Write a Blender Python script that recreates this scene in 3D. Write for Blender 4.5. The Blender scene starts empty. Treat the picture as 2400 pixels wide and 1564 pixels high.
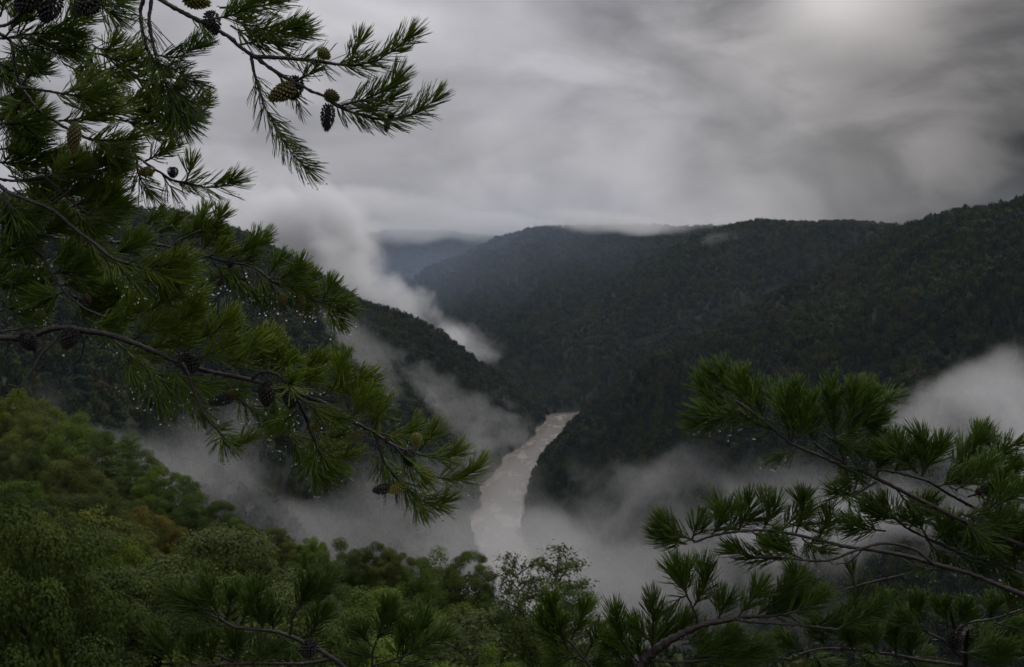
import bpy, bmesh, math, random
import numpy as np
from mathutils import Vector, Matrix

# ------------------------------------------------------------------ camera
R = math.radians
scene = bpy.context.scene
col = scene.collection
EYE = 300.0                                   # metres above the river
PITCH = math.atan((782 - 530) / 2400 * 36 / 35)
cam_data = bpy.data.cameras.new('camera')
cam_data.lens, cam_data.sensor_width = 35.0, 36.0
cam_data.clip_start, cam_data.clip_end = 0.05, 40000
cam_data.dof.use_dof = True
cam_data.dof.focus_distance = 2.7
cam_data.dof.aperture_fstop = 11.0
cam = bpy.data.objects.new('camera', cam_data)
cam.location = (0, 0, EYE)
cam.rotation_euler = (math.pi / 2 - PITCH, 0, 0)
col.objects.link(cam)
scene.camera = cam

scene.view_settings.view_transform = 'Standard'
scene.view_settings.look = 'None'
scene.view_settings.exposure = 0.0
scene.view_settings.gamma = 1.0
scene.view_settings.use_curve_mapping = False
cy = scene.cycles
cy.max_bounces, cy.diffuse_bounces, cy.glossy_bounces = 10, 4, 2
cy.transmission_bounces, cy.volume_bounces, cy.transparent_max_bounces = 6, 5, 96
cy.volume_step_rate, cy.volume_max_steps = 0.7, 400
cy.use_denoising = True
cy.caustics_reflective = cy.caustics_refractive = False

K = 36 / 35 / 2400                            # tangent per photo pixel
def ray(px, py):
    u, v = (px - 1200) * K, -(py - 782) * K
    return np.array([u, math.cos(PITCH) + v * math.sin(PITCH), -math.sin(PITCH) + v * math.cos(PITCH)])
def at(px, py, d):
    """The point of the place seen towards (px, py), d metres ahead."""
    r = ray(px, py)
    return np.array([0, 0, EYE]) + r * (d / r[1])

# ------------------------------------------------------------------ node helpers
class NT:
    def __init__(self, tree):
        self.t = tree
    def n(self, kind, ins=None, **props):
        nd = self.t.nodes.new(kind)
        for k, v in props.items():
            setattr(nd, k, v)
        for k, v in (ins or {}).items():
            s = nd.inputs[k]
            if isinstance(v, bpy.types.NodeSocket):
                self.t.links.new(v, s)
            else:
                s.default_value = v
        return nd
    def math(self, op, a, b=0.0, c=0.0, clamp=False):
        nd = self.n('ShaderNodeMath', {0: a, 1: b, 2: c}, operation=op)
        nd.use_clamp = clamp
        return nd.outputs[0]
    def vmath(self, op, a, b=None, scale=None):
        ins = {0: a}
        if b is not None: ins[1] = b
        nd = self.n('ShaderNodeVectorMath', ins, operation=op)
        if scale is not None:
            if isinstance(scale, bpy.types.NodeSocket): self.t.links.new(scale, nd.inputs['Scale'])
            else: nd.inputs['Scale'].default_value = scale
        return nd
    def noise(self, vec, scale, detail=2.0, rough=0.5, dist=0.0):
        return self.n('ShaderNodeTexNoise', {'Vector': vec, 'Scale': scale, 'Detail': detail, 'Roughness': rough, 'Distortion': dist}).outputs['Fac']
    def remap(self, v, a, b, c=0.0, d=1.0, smooth=False):
        nd = self.n('ShaderNodeMapRange', {0: v, 1: a, 2: b, 3: c, 4: d})
        if smooth: nd.interpolation_type = 'SMOOTHSTEP'
        return nd.outputs[0]
    def mix(self, f, a, b, blend='MIX'):
        nd = self.t.nodes.new('ShaderNodeMix'); nd.data_type = 'RGBA'; nd.blend_type = blend
        for i, v in ((0, f), (6, a), (7, b)):
            if isinstance(v, bpy.types.NodeSocket): self.t.links.new(v, nd.inputs[i])
            else: nd.inputs[i].default_value = v if i == 0 else (*v[:3], 1)
        return nd.outputs[2]
    def ramp(self, v, stops):
        nd = self.n('ShaderNodeValToRGB', {0: v})
        e = nd.color_ramp.elements
        while len(e) < len(stops): e.new(0.5)
        for k, (p, c) in zip(e, stops):
            k.position = p; k.color = (*c[:3], 1)
        return nd.outputs[0]
    def link(self, a, b):
        self.t.links.new(a, b)

def srgb(r, g, b):
    f = lambda c: c / 12.92 if c <= 0.04045 else ((c + 0.055) / 1.055) ** 2.4
    return (f(r / 255), f(g / 255), f(b / 255))

HAZE = 0.3e-4
FOGS = [
    # thin mist filling the far end of the gorge
    dict(px=1200, py=640, dist=2500, wpx=1500, hpx=560, deep=1300, dens=7.0e-4, seed=20, grain=400, lo=0.0, hi=0.6, edge=0.95, colr=(0.62, 0.76, 1.0)),
    # plume standing behind the left ridge, and its trail along the ridge back
    dict(px=700, py=590, dist=2100, wpx=650, hpx=440, deep=600, dens=0.040, seed=1, grain=110, lo=0.36, hi=0.60),
    dict(px=920, py=725, dist=1800, wpx=720, hpx=225, deep=160, dens=0.026, tilt=46, seed=2, grain=48, lo=0.39, hi=0.62),
    dict(px=1090, py=820, dist=1800, wpx=260, hpx=160, deep=120, dens=0.014, tilt=20, seed=12, grain=50, lo=0.36),
    # wisps hanging on the near face of the left ridge
    dict(px=840, py=840, dist=1000, wpx=480, hpx=330, deep=90, dens=0.011, tilt=35, seed=3, grain=34, lo=0.43, hi=0.64),
    dict(px=1060, py=990, dist=1150, wpx=480, hpx=320, deep=90, dens=0.010, tilt=25, seed=4, grain=28, lo=0.44, hi=0.64),
    # valley fog, left to centre
    dict(px=400, py=1080, dist=400, wpx=900, hpx=480, deep=130, dens=0.010, tilt=16, seed=5, grain=40, lo=0.38, hi=0.66, edge=0.95),
    dict(px=850, py=1230, dist=500, wpx=1300, hpx=480, deep=200, dens=0.0065, tilt=8, seed=6, grain=48, lo=0.40, hi=0.66, edge=0.95),
    dict(px=1180, py=1140, dist=930, wpx=520, hpx=320, deep=160, dens=0.005, tilt=0, seed=13, grain=60, lo=0.34, hi=0.7, edge=0.95),
    dict(px=1350, py=1400, dist=540, wpx=1800, hpx=680, deep=240, dens=0.012, tilt=0, seed=7, grain=60, lo=0.34, hi=0.70, edge=1.0),
    dict(px=1480, py=1150, dist=800, wpx=820, hpx=320, deep=130, dens=0.006, tilt=-8, seed=16, grain=36, lo=0.42, hi=0.64, edge=0.9),
    dict(px=1150, py=1290, dist=640, wpx=900, hpx=330, deep=170, dens=0.010, tilt=4, seed=17, grain=55, lo=0.34, hi=0.68, edge=0.95),
    # fog climbing the right flank
    dict(px=1850, py=1240, dist=540, wpx=1300, hpx=560, deep=190, dens=0.010, tilt=-14, seed=8, grain=48, lo=0.40, hi=0.68, edge=0.95),
    dict(px=2340, py=1020, dist=560, wpx=960, hpx=500, deep=160, dens=0.019, tilt=-10, seed=9, grain=42, lo=0.39, hi=0.66, edge=0.85),
    # low cloud resting on the far rims
    dict(px=750, py=495, dist=2900, wpx=1300, hpx=150, deep=600, dens=0.009, seed=10, grain=220),
    dict(px=1060, py=534, dist=3250, wpx=820, hpx=110, deep=300, dens=0.013, seed=14, grain=120, lo=0.25, hi=0.6),
    dict(px=1460, py=517, dist=2330, wpx=860, hpx=84, deep=200, dens=0.014, seed=11, grain=90, lo=0.28, hi=0.62),
    dict(px=1720, py=560, dist=2000, wpx=300, hpx=60, deep=150, dens=0.003, seed=15, grain=60, lo=0.36, hi=0.62),
]

# ------------------------------------------------------------------ world: overcast sky
world = bpy.data.worlds.new('World')
scene.world = world
world.use_nodes = True
w = NT(world.node_tree)
world.node_tree.nodes.clear()
STR = 0.1
SUN_EL, SUN_AZ = 58, 40                        # the bright side of the overcast, up and to the right ahead
sky = w.n('ShaderNodeTexSky', sky_type='NISHITA', sun_disc=False, sun_elevation=R(SUN_EL), sun_rotation=R(SUN_AZ))
d = w.n('ShaderNodeTexCoord').outputs['Generated']
# streaky cloud deck: noise in direction space, sheared so the streaks run down to the right
mp = w.n('ShaderNodeMapping', {'Vector': d, 'Rotation': (0, R(24), 0), 'Scale': (1.0, 1.0, 2.0)})
warp = w.n('ShaderNodeTexNoise', {'Vector': mp.outputs[0], 'Scale': 2.2, 'Detail': 2.0}).outputs['Color']
wv = w.vmath('SCALE', w.vmath('SUBTRACT', warp, (0.5, 0.5, 0.5)).outputs[0], scale=0.35).outputs[0]
v = w.vmath('ADD', mp.outputs[0], wv).outputs[0]
n1 = w.noise(v, 3.2, 6.0, 0.55)
n2 = w.noise(v, 6.5, 6.0, 0.56)
n3 = w.noise(v, 1.4, 2.0, 0.5)
def blob(px, py, r0, r1, ragged=0.55):
    c = Vector(ray(px, py)).normalized()
    dd = w.vmath('DISTANCE', w.vmath('ADD', d, w.vmath('SCALE', wv, scale=ragged).outputs[0]).outputs[0], tuple(c)).outputs['Value']
    dd = w.math('ADD', dd, w.math('MULTIPLY', w.math('SUBTRACT', n2, 0.5), 0.10 * ragged))
    return w.remap(dd, r0, r1, 1.0, 0.0, smooth=True)
lum = w.remap(n1, 0.28, 0.72, 0.25, 0.43)
lum = w.math('ADD', lum, w.remap(n2, 0.25, 0.75, -0.065, 0.065))
lum = w.math('MULTIPLY', lum, w.remap(n3, 0.35, 0.65, 0.9, 1.1))
for (px, py, r0, r1, a, rg) in ((880, 180, 0.0, 0.42, 0.11, .55), (2420, 250, 0.0, 0.40, -0.23, .4), (1965, -10, 0.0, 0.075, 0.25, .5), (2065, 20, 0.0, 0.085, 0.18, .5),
                            (2150, 60, 0.0, 0.075, 0.10, .5), (1560, 30, 0.0, 0.14, -0.08, .55), (1820, 40, 0.0, 0.075, -0.09, .5), (1650, 200, 0.0, 0.10, -0.02, .6), (1300, 50, 0.0, 0.12, -0.04, .6), (1850, 330, 0.0, 0.10, 0.06, .6), (1150, 200, 0.0, 0.12, 0.05, .6),
                            (1500, 330, 0.0, 0.2, 0.05, .6), (2150, 420, 0.0, 0.08, 0.05, .6), (1100, 560, 0.0, 0.28, -0.06, .55), (2300, 500, 0.0, 0.25, -0.06, .55)):
    lum = w.math('ADD', lum, w.math('MULTIPLY', blob(px, py, r0, r1, rg), a))
# an overcast deck brightens towards the zenith
lum = w.math('MULTIPLY', lum, w.remap(w.n('ShaderNodeSeparateXYZ', {0: d}).outputs[2], 0.3, 1.0, 1.0, 2.5))
firm = w.remap(w.noise(v, 5.5, 5.0, 0.52), 0.43, 0.57, -0.035, 0.035, smooth=True)
lum = w.math('ADD', lum, firm)
warm = w.remap(w.math('ADD', blob(2450, 150, 0.0, 0.5), w.remap(n1, 0.3, 0.7, -0.2, 0.2)), 0.0, 1.0)
tint = w.mix(warm, (0.99, 0.972, 1.035), (1.05, 0.982, 0.955))
cloud = w.vmath('SCALE', tint, scale=w.math('MULTIPLY', lum, 1.0 / STR)).outputs[0]
deck = w.mix(0.03, cloud, sky.outputs[0])
bg = w.n('ShaderNodeBackground', {'Color': deck, 'Strength': STR})
wo = w.n('ShaderNodeOutputWorld', {'Surface': bg.outputs[0]})

sun_d = bpy.data.lights.new('sun', 'SUN')
sun_d.energy, sun_d.angle, sun_d.color = 1.3, R(60), (1.0, 0.96, 0.9)
sun = bpy.data.objects.new('sun', sun_d)
sdir = Vector((math.sin(R(SUN_AZ)) * math.cos(R(SUN_EL)), math.cos(R(SUN_AZ)) * math.cos(R(SUN_EL)), math.sin(R(SUN_EL))))
sun.rotation_euler = sdir.to_track_quat('Z', 'Y').to_euler()
sun.location = (0, 0, 500)
col.objects.link(sun)

# ------------------------------------------------------------------ object helpers
def tag(o, label=None, cat=None, group=None, kind=None):
    for k, v in (('label', label), ('category', cat), ('group', group), ('kind', kind)):
        if v: o[k] = v
    return o
def link(name, me, mat=None, parent=None):
    o = bpy.data.objects.new(name, me)
    col.objects.link(o)
    if mat and me and not me.materials: me.materials.append(mat)
    if parent: o.parent = parent
    return o
def np_mesh(name, verts, faces, mat=None, smooth=False, attr=None):
    """Mesh from numpy arrays; faces is an (n, 3) or (n, 4) index array, or a list of such arrays."""
    me = bpy.data.meshes.new(name)
    groups = faces if isinstance(faces, list) else [faces]
    groups = [np.asarray(g, np.int32) for g in groups if len(g)]
    verts = np.asarray(verts, np.float32)
    me.vertices.add(len(verts)); me.vertices.foreach_set('co', verts.ravel())
    idx = np.concatenate([g.ravel() for g in groups])
    tot = np.concatenate([np.full(len(g), g.shape[1], np.int32) for g in groups])
    me.loops.add(len(idx)); me.loops.foreach_set('vertex_index', idx)
    me.polygons.add(len(tot)); me.polygons.foreach_set('loop_start', np.concatenate([[0], np.cumsum(tot)[:-1]]).astype(np.int32))
    if smooth: me.polygons.foreach_set('use_smooth', np.ones(len(tot), bool))
    for k, a in (attr or {}).items():
        at_ = me.attributes.new(k, 'FLOAT', 'POINT'); at_.data.foreach_set('value', np.asarray(a, np.float32))
    me.update(calc_edges=True); me.validate()
    if mat: me.materials.append(mat)
    return me
def new_mat(name):
    m = bpy.data.materials.new(name); m.use_nodes = True
    m.node_tree.nodes.clear()
    t = NT(m.node_tree)
    t.out = t.n('ShaderNodeOutputMaterial')
    return m, t
rng = np.random.default_rng(11)

# ------------------------------------------------------------------ terrain
def vnoise(x, y, s, seed):
    """Smooth value noise on a lattice of s metres, -1..1."""
    x, y = np.asarray(x) / s, np.asarray(y) / s
    xi, yi = np.floor(x).astype(np.int64), np.floor(y).astype(np.int64)
    fx, fy = x - xi, y - yi
    fx, fy = fx * fx * (3 - 2 * fx), fy * fy * (3 - 2 * fy)
    def h(i, j):
        n = (i * 374761393 + j * 668265263 + seed * 974634541) & 0x7fffffff
        n = ((n ^ (n >> 13)) * 1274126177) & 0x7fffffff
        return ((n ^ (n >> 16)) & 0xffff) / 32767.5 - 1
    return (h(xi, yi) * (1 - fx) + h(xi + 1, yi) * fx) * (1 - fy) + (h(xi, yi + 1) * (1 - fx) + h(xi + 1, yi + 1) * fx) * fy

def line_dist(x, y, pts):
    best = np.full(x.shape, 1e9)
    for dd, _ in seg_dist(x, y, pts): best = np.minimum(best, dd)
    return best, None
def seg_dist(x, y, pts):
    for a, b in zip(pts[:-1], pts[1:]):
        ax, ay, bx, by = a[0], a[1], b[0], b[1]
        L2 = (bx - ax) ** 2 + (by - ay) ** 2
        t = np.clip(((x - ax) * (bx - ax) + (y - ay) * (by - ay)) / L2, 0, 1)
        yield np.hypot(x - ax - t * (bx - ax), y - ay - t * (by - ay)), (a[2] + t * (b[2] - a[2]) if len(a) > 2 else None)

TREE = 13                                      # the crowns stand this far above the ground on the far ridges
def crest(*pts):
    out = []
    for p in pts:
        q = at(*p); q[2] -= TREE
        out.append(tuple(q))
    return out
RIDGES = [                                     # (crest line, flank slope, crest rounding)
    (crest((3100, 330, 850), (2700, 390, 950), (2400, 462, 1080), (2250, 495, 1230), (2130, 528, 1380)) + [(700, 2100, 300)], 0.62, 25),
    (crest((2300, 520, 1230), (2000, 690, 1260), (1643, 880, 1290), (1391, 1000, 1330), (1265, 1110, 1225)), 0.62, 18),
    (crest((2200, 528, 1950), (2000, 514, 2000), (1780, 508, 2050), (1690, 528, 2100), (1500, 720, 1900), (1380, 900, 1750)), 0.60, 25),
    (crest((1780, 515, 2600), (1660, 527, 2500), (1450, 522, 2550), (1290, 525, 2600), (1210, 538, 2700), (1130, 580, 2650), (1050, 760, 2250)), 0.55, 30),
    (crest((1300, 545, 3600), (1160, 552, 3500), (1040, 538, 3500), (920, 535, 3500), (760, 560, 3400), (600, 520, 3300), (300, 500, 3300)), 0.5, 30),
    (crest((300, 470, 980), (490, 505, 1120), (560, 535, 1180), (640, 598, 1260), (740, 675, 1330), (840, 745, 1400), (960, 800, 1450), (1100, 890, 1500), (1200, 960, 1530), (1270, 992, 1560)), 0.62, 15),
    ([tuple(at(300, 470, 980) - np.array([0, 0, TREE])), (-480, 800, 318), (-500, 600, 312), (-460, 420, 306), (-350, 240, 302), (-200, 70, 299), (-70, -40, 299.5), (0, -40, 299), (80, -60, 298), (300, -200, 300)], 0.60, 12),
    ([(-7, -4, 299.0), (-3, 0.6, 298.3), (0, 1.2, 298.25), (5, -1, 298.4)], 1.25, 0.6),
    ([(-3, 16, 280), (-5, 50, 265), (0, 90, 249), (8, 125, 233)], 0.52, 5),
    ([(-16, 16, 282), (-28, 50, 270), (-48, 105, 255), (-78, 160, 247), (-116, 235, 230), (-135, 330, 198)], 0.52, 6),
]
RIVER = [(700, 230), (420, 330), (190, 460), (60, 620), (5, 800), (-16, 960), (-8, 1120), (20, 1260), (62, 1420), (92, 1530), (190, 1600), (420, 1640), (900, 1690)]
HALF = 25
def height(x, y):
    x, y = np.asarray(x, float), np.asarray(y, float)
    dist = np.hypot(x, y)
    dr, _ = line_dist(x, y, RIVER)
    h = 3 + np.clip(dr - HALF, 0, 600) * 0.10 + vnoise(x, y, 30, 60) * 1.5
    gul = vnoise(x, y, 170, 1) * 0.6 + vnoise(x, y, 75, 2) * 0.4
    for i, (pts, s, rnd) in enumerate(RIDGES):
        wob = 1 + 0.34 * gul
        hr = np.full(x.shape, -1e9); dd = np.full(x.shape, 1e9)
        for ds, z in seg_dist(x, y, pts):
            hr = np.maximum(hr, z - s * (np.sqrt(ds * ds + rnd * rnd) - rnd) * wob); dd = np.minimum(dd, ds)
        hr = hr + (vnoise(x, y, 40, 5 + i) * 4 + vnoise(x, y, 110, 15 + i) * 5) * np.clip(dd / 60, 0.15, 1) * np.clip(dist / 300, 0, 1)
        h = np.maximum(h, hr)
    hw = HALF + 16 * np.exp(-((y - 1535) / 70) ** 2) + vnoise(x, y, 45, 40) * 7 + vnoise(x, y, 14, 41) * 2
    bank = (dr - hw) * 1.25
    h = np.where(dr < hw + 400, np.minimum(h, np.where(bank < 0, bank * 0.2, bank)), h)
    # the near rim falls away below the viewer
    return h

def grid_mesh(name, xs, ys, mat):
    X, Y = np.meshgrid(xs, ys)
    Z = height(X, Y)
    nx, ny = len(xs), len(ys)
    i = np.arange(nx * ny).reshape(ny, nx)
    f = np.stack([i[:-1, :-1], i[:-1, 1:], i[1:, 1:], i[1:, :-1]], -1).reshape(-1, 4)
    return np_mesh(name, np.stack([X, Y, Z], -1).reshape(-1, 3), f, mat, smooth=True)

m_ground, t = new_mat('forest_floor')
pos = t.n('ShaderNodeNewGeometry').outputs['Position']
c = t.ramp(t.noise(pos, 0.12, 6, 0.65), [(0.3, (0.006, 0.010, 0.005)), (0.55, (0.010, 0.016, 0.006)), (0.75, (0.018, 0.018, 0.009))])
zz = t.n('ShaderNodeSeparateXYZ', {0: pos}).outputs[2]
bar = t.remap(t.math('ADD', zz, t.remap(t.noise(pos, 0.08, 4), 0.3, 0.7, -1.2, 1.2)), 1.6, 2.6, 1.0, 0.0)
c = t.mix(bar, c, (0.15, 0.132, 0.11))
bmp = t.n('ShaderNodeBump', {'Strength': 0.6, 'Distance': 0.5, 'Height': t.noise(pos, 1.5, 5)})
t.link(t.n('ShaderNodeBsdfPrincipled', {'Base Color': c, 'Roughness': 0.9, 'Normal': bmp.outputs[0]}).outputs[0], t.out.inputs[0])
xs = np.concatenate([np.linspace(-3600, -760, 60), np.linspace(-740, 900, 165), np.linspace(930, 4200, 65)])
ys = np.concatenate([np.linspace(-900, -60, 25), np.linspace(-40, 330, 75), np.linspace(338, 2000, 190), np.linspace(2020, 5200, 110)])
terrain = tag(link('terrain', grid_mesh('terrain', xs, ys, m_ground)), kind='structure')

# ------------------------------------------------------------------ river
m_river, t = new_mat('muddy_water')
pos = t.n('ShaderNodeNewGeometry').outputs['Position']
mpv = t.n('ShaderNodeMapping', {'Vector': pos, 'Scale': (1.0, 0.35, 1.0)}).outputs[0]
rip = t.math('ADD', t.noise(mpv, 0.35, 4, 0.6), t.math('MULTIPLY', t.noise(mpv, 0.06, 3, 0.6), 1.5))
rapid = t.remap(t.noise(mpv, 0.045, 5, 0.65), 0.52, 0.7)
c = t.mix(rapid, (0.165, 0.150, 0.130), (0.30, 0.28, 0.255))
bmp = t.n('ShaderNodeBump', {'Strength': 0.5, 'Distance': 0.6, 'Height': rip})
t.link(t.n('ShaderNodeBsdfPrincipled', {'Base Color': c, 'Roughness': t.remap(rapid, 0, 1, 0.22, 0.6), 'Normal': bmp.outputs[0], 'IOR': 1.33}).outputs[0], t.out.inputs[0])
rp = []
for a, b in zip(RIVER[:-1], RIVER[1:]):
    for k in range(8): rp.append((a[0] + (b[0] - a[0]) * k / 8, a[1] + (b[1] - a[1]) * k / 8))
rp = np.array(rp + [RIVER[-1]])
for _ in range(6): rp[1:-1] = (rp[:-2] + rp[1:-1] * 2 + rp[2:]) / 4
tn = np.gradient(rp, axis=0); tn /= np.linalg.norm(tn, axis=1)[:, None]
nrm = np.stack([-tn[:, 1], tn[:, 0]], 1)
W = np.linspace(-52, 52, 9)
vv = np.concatenate([np.concatenate([rp + nrm * s, np.zeros((len(rp), 1))], 1) for s in W])
n = len(rp); ii = np.arange(n - 1)
ff = np.concatenate([np.stack([k * n + ii, (k + 1) * n + ii, (k + 1) * n + ii + 1, k * n + ii + 1], 1) for k in range(len(W) - 1)])
river = tag(link('river', np_mesh('river', vv, ff[:, ::-1], m_river, smooth=True)), kind='structure')
# ------------------------------------------------------------------ far forest
def leaf_mat(name, stops, patch=0.02, transl=0.25, rough=0.55):
    m, t = new_mat(name)
    oi = t.n('ShaderNodeObjectInfo')
    pos = t.n('ShaderNodeNewGeometry').outputs['Position']
    f = t.math('ADD', t.math('MULTIPLY', oi.outputs['Random'], 0.6), t.remap(t.noise(oi.outputs['Location'], patch, 3, 0.6), 0.25, 0.75, 0.0, 0.55))
    f = t.math('ADD', f, t.remap(t.noise(pos, 0.9, 3), 0.3, 0.7, -0.09, 0.09))
    c = t.ramp(f, stops)
    p = t.n('ShaderNodeBsdfPrincipled', {'Base Color': c, 'Roughness': rough, 'Specular IOR Level': 0.12})
    tr = t.n('ShaderNodeBsdfTranslucent', {'Color': c})
    mx = t.n('ShaderNodeMixShader', {0: transl, 1: p.outputs[0], 2: tr.outputs[0]})
    t.link(mx.outputs[0], t.out.inputs[0])
    return m
m_far = leaf_mat('far_leaves', [(0.15, (0.005, 0.010, 0.006)), (0.45, (0.009, 0.019, 0.007)), (0.65, (0.019, 0.036, 0.008)), (0.84, (0.044, 0.056, 0.009)), (0.99, (0.050, 0.034, 0.011))])

def clump_crown(name, n, size, seed, mat, flat=0.85, lobes=7, r_leaf=None):
    """A crown of n leaf-clump quads spread through several uneven lobes, base at z=0, about unit wide and tall."""
    g = np.random.default_rng(seed)
    lc = g.normal(0, 1, (lobes, 3)); lc /= np.linalg.norm(lc, axis=1)[:, None]
    lc *= g.uniform(0.12, 0.34, (lobes, 1)); lc[:, 2] = np.abs(lc[:, 2]) * 0.9
    lr = g.uniform(0.17, 0.30, lobes)
    lc[0], lr[0] = (0, 0, 0.1), 0.33
    k = g.choice(lobes, n, p=lr ** 2 / (lr ** 2).sum())
    dirs = g.normal(0, 1, (n, 3)); dirs[:, 2] = dirs[:, 2] * 0.9 + 0.35
    dirs /= np.linalg.norm(dirs, axis=1)[:, None]
    rad = lr[k] * g.uniform(0.55, 1.05, n) ** 0.6
    c = lc[k] + dirs * rad[:, None] * np.array([1, 1, flat])
    nz = dirs + g.normal(0, 0.45, (n, 3)); nz /= np.linalg.norm(nz, axis=1)[:, None]
    a = np.cross(nz, g.normal(0, 1, (n, 3))); a /= np.linalg.norm(a, axis=1)[:, None]
    b = np.cross(nz, a)
    s = size * g.uniform(0.6, 1.3, (n, 1))
    v = np.stack([c - a * s, c - b * s * 0.6 - nz * s * 0.2, c + a * s, c + b * s * 0.6 - nz * s * 0.2], 1).reshape(-1, 3)
    v[:, 2] -= v[:, 2].min(); v[:, 2] /= v[:, 2].max()
    v[:, :2] /= np.percentile(np.abs(v[:, :2]), 99) * 2
    f = np.arange(n * 4).reshape(n, 4)
    return np_mesh(name, v, f, mat)
far_crowns = [bpy.data.objects.new('crown_source', clump_crown('far_crown', 150, 0.085, 50 + i, m_far, flat=(0.85, 0.7, 1.1, 0.9, 1.3)[i])) for i in range(5)]

def forest_points(x0, x1, y0, y1, sp, keep=None):
    gx, gy = np.meshgrid(np.arange(x0, x1, sp), np.arange(y0, y1, sp))
    x = gx.ravel() + rng.uniform(-.5, .5, gx.size) * sp; y = gy.ravel() + rng.uniform(-.5, .5, gx.size) * sp
    ok = (np.abs(x) < y * 0.56 + 25) & (y > 30)
    x, y = x[ok], y[ok]
    z = height(x, y)
    dr, _ = line_dist(x, y, RIVER)
    ok = (z > 2.6) & (dr > HALF + 2)
    x, y, z = x[ok], y[ok], z[ok]
    # drop what the hills hide, with a wide margin so the wood still holds from a step to the side
    vis = np.ones(len(x), bool)
    for f in np.linspace(0.12, 0.97, 46):
        hz = height(x * f, y * f)
        vis &= hz < EYE + (z + 22 - EYE) * f + 6
    return x[vis], y[vis], z[vis]

def forest_nodes():
    ng = bpy.data.node_groups.new('wood_on_slope', 'GeometryNodeTree')
    ng.interface.new_socket('Geometry', in_out='INPUT', socket_type='NodeSocketGeometry')
    ng.interface.new_socket('Geometry', in_out='OUTPUT', socket_type='NodeSocketGeometry')
    N, L = ng.nodes, ng.links
    gi, go = N.new('NodeGroupInput'), N.new('NodeGroupOutput')
    g2i = N.new('GeometryNodeGeometryToInstance')
    for o in far_crowns:
        oi = N.new('GeometryNodeObjectInfo'); oi.inputs['Object'].default_value = o
        L.new(oi.outputs['Geometry'], g2i.inputs[0])
    iop = N.new('GeometryNodeInstanceOnPoints')
    L.new(gi.outputs[0], iop.inputs['Points'])
    L.new(g2i.outputs[0], iop.inputs['Instance'])
    iop.inputs['Pick Instance'].default_value = True
    def attr(nm, ty):
        a = N.new('GeometryNodeInputNamedAttribute'); a.data_type = ty; a.inputs[0].default_value = nm
        return a.outputs[0]
    L.new(attr('pick', 'INT'), iop.inputs['Instance Index'])
    rz = N.new('ShaderNodeCombineXYZ'); L.new(attr('turn', 'FLOAT'), rz.inputs[2])
    L.new(rz.outputs[0], iop.inputs['Rotation'])
    sc = N.new('ShaderNodeCombineXYZ')
    w_ = attr('wide', 'FLOAT'); L.new(w_, sc.inputs[0]); L.new(w_, sc.inputs[1]); L.new(attr('tall', 'FLOAT'), sc.inputs[2])
    L.new(sc.outputs[0], iop.inputs['Scale'])
    L.new(iop.outputs[0], go.inputs[0])
    return ng
NG = forest_nodes()
def scatter(name, x, y, z, wide, tall):
    n = len(x)
    me = bpy.data.meshes.new(name)
    me.vertices.add(n); me.vertices.foreach_set('co', np.stack([x, y, z], 1).astype(np.float32).ravel())
    for k, a in (('turn', rng.uniform(0, 6.28, n)), ('wide', wide), ('tall', tall)):
        at_ = me.attributes.new(k, 'FLOAT', 'POINT'); at_.data.foreach_set('value', np.asarray(a, np.float32))
    at_ = me.attributes.new('pick', 'INT', 'POINT'); at_.data.foreach_set('value', rng.integers(0, 5, n).astype(np.int32))
    o = tag(link(name, me), kind='stuff')
    md = o.modifiers.new('wood', 'NODES'); md.node_group = NG
    return o
WOOD = []
for (x0, x1, y0, y1, sp) in ((-640, 900, 380, 1000, 6.6), (-900, 1150, 1000, 1700, 7.2), (-1200, 1500, 1700, 2500, 9.5), (-1900, 2000, 2500, 3700, 14)):
    x, y, z = forest_points(x0, x1, y0, y1, sp)
    n = len(x)
    wd = sp * rng.uniform(1.1, 1.95, n) * (0.85 + 0.25 * vnoise(x, y, 60, 77))
    tl = rng.uniform(11, 17, n) * (1 + 0.3 * vnoise(x, y, 70, 78))
    tl = np.where(rng.random(n) < 0.02, tl * 1.2, tl)
    WOOD.append(np.stack([x, y, z - 3, wd, tl], 1))
# ------------------------------------------------------------------ broadleaf trees on the near slope
m_leaf, t = new_mat('broad_leaves')
oi = t.n('ShaderNodeObjectInfo')
pos = t.n('ShaderNodeTexCoord').outputs['Object']
nz = t.noise(pos, 3.2, 3, 0.6)
base = oi.outputs['Color']
c = t.mix(t.remap(nz, 0.35, 0.7), base, t.mix(0.4, base, (0.125, 0.150, 0.020)))
c = t.mix(t.remap(t.noise(pos, 26.0, 2), 0.35, 0.7, 0.0, 0.15), c, (0.040, 0.060, 0.016))
p = t.n('ShaderNodeBsdfPrincipled', {'Base Color': c, 'Roughness': 0.5, 'Specular IOR Level': 0.08})
tr = t.n('ShaderNodeBsdfTranslucent', {'Color': c})
t.link(t.n('ShaderNodeMixShader', {0: 0.2, 1: p.outputs[0], 2: tr.outputs[0]}).outputs[0], t.out.inputs[0])
m_bark, t = new_mat('bark')
pos = t.n('ShaderNodeTexCoord').outputs['Object']
c = t.ramp(t.noise(pos, 60, 5, 0.65), [(0.3, (0.016, 0.010, 0.007)), (0.6, (0.045, 0.030, 0.022)), (0.8, (0.085, 0.062, 0.048))])
bmp = t.n('ShaderNodeBump', {'Strength': 0.9, 'Distance': 0.004, 'Height': t.noise(pos, 140, 4, 0.6)})
t.link(t.n('ShaderNodeBsdfPrincipled', {'Base Color': c, 'Roughness': 0.5, 'Normal': bmp.outputs[0]}).outputs[0], t.out.inputs[0])

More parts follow.
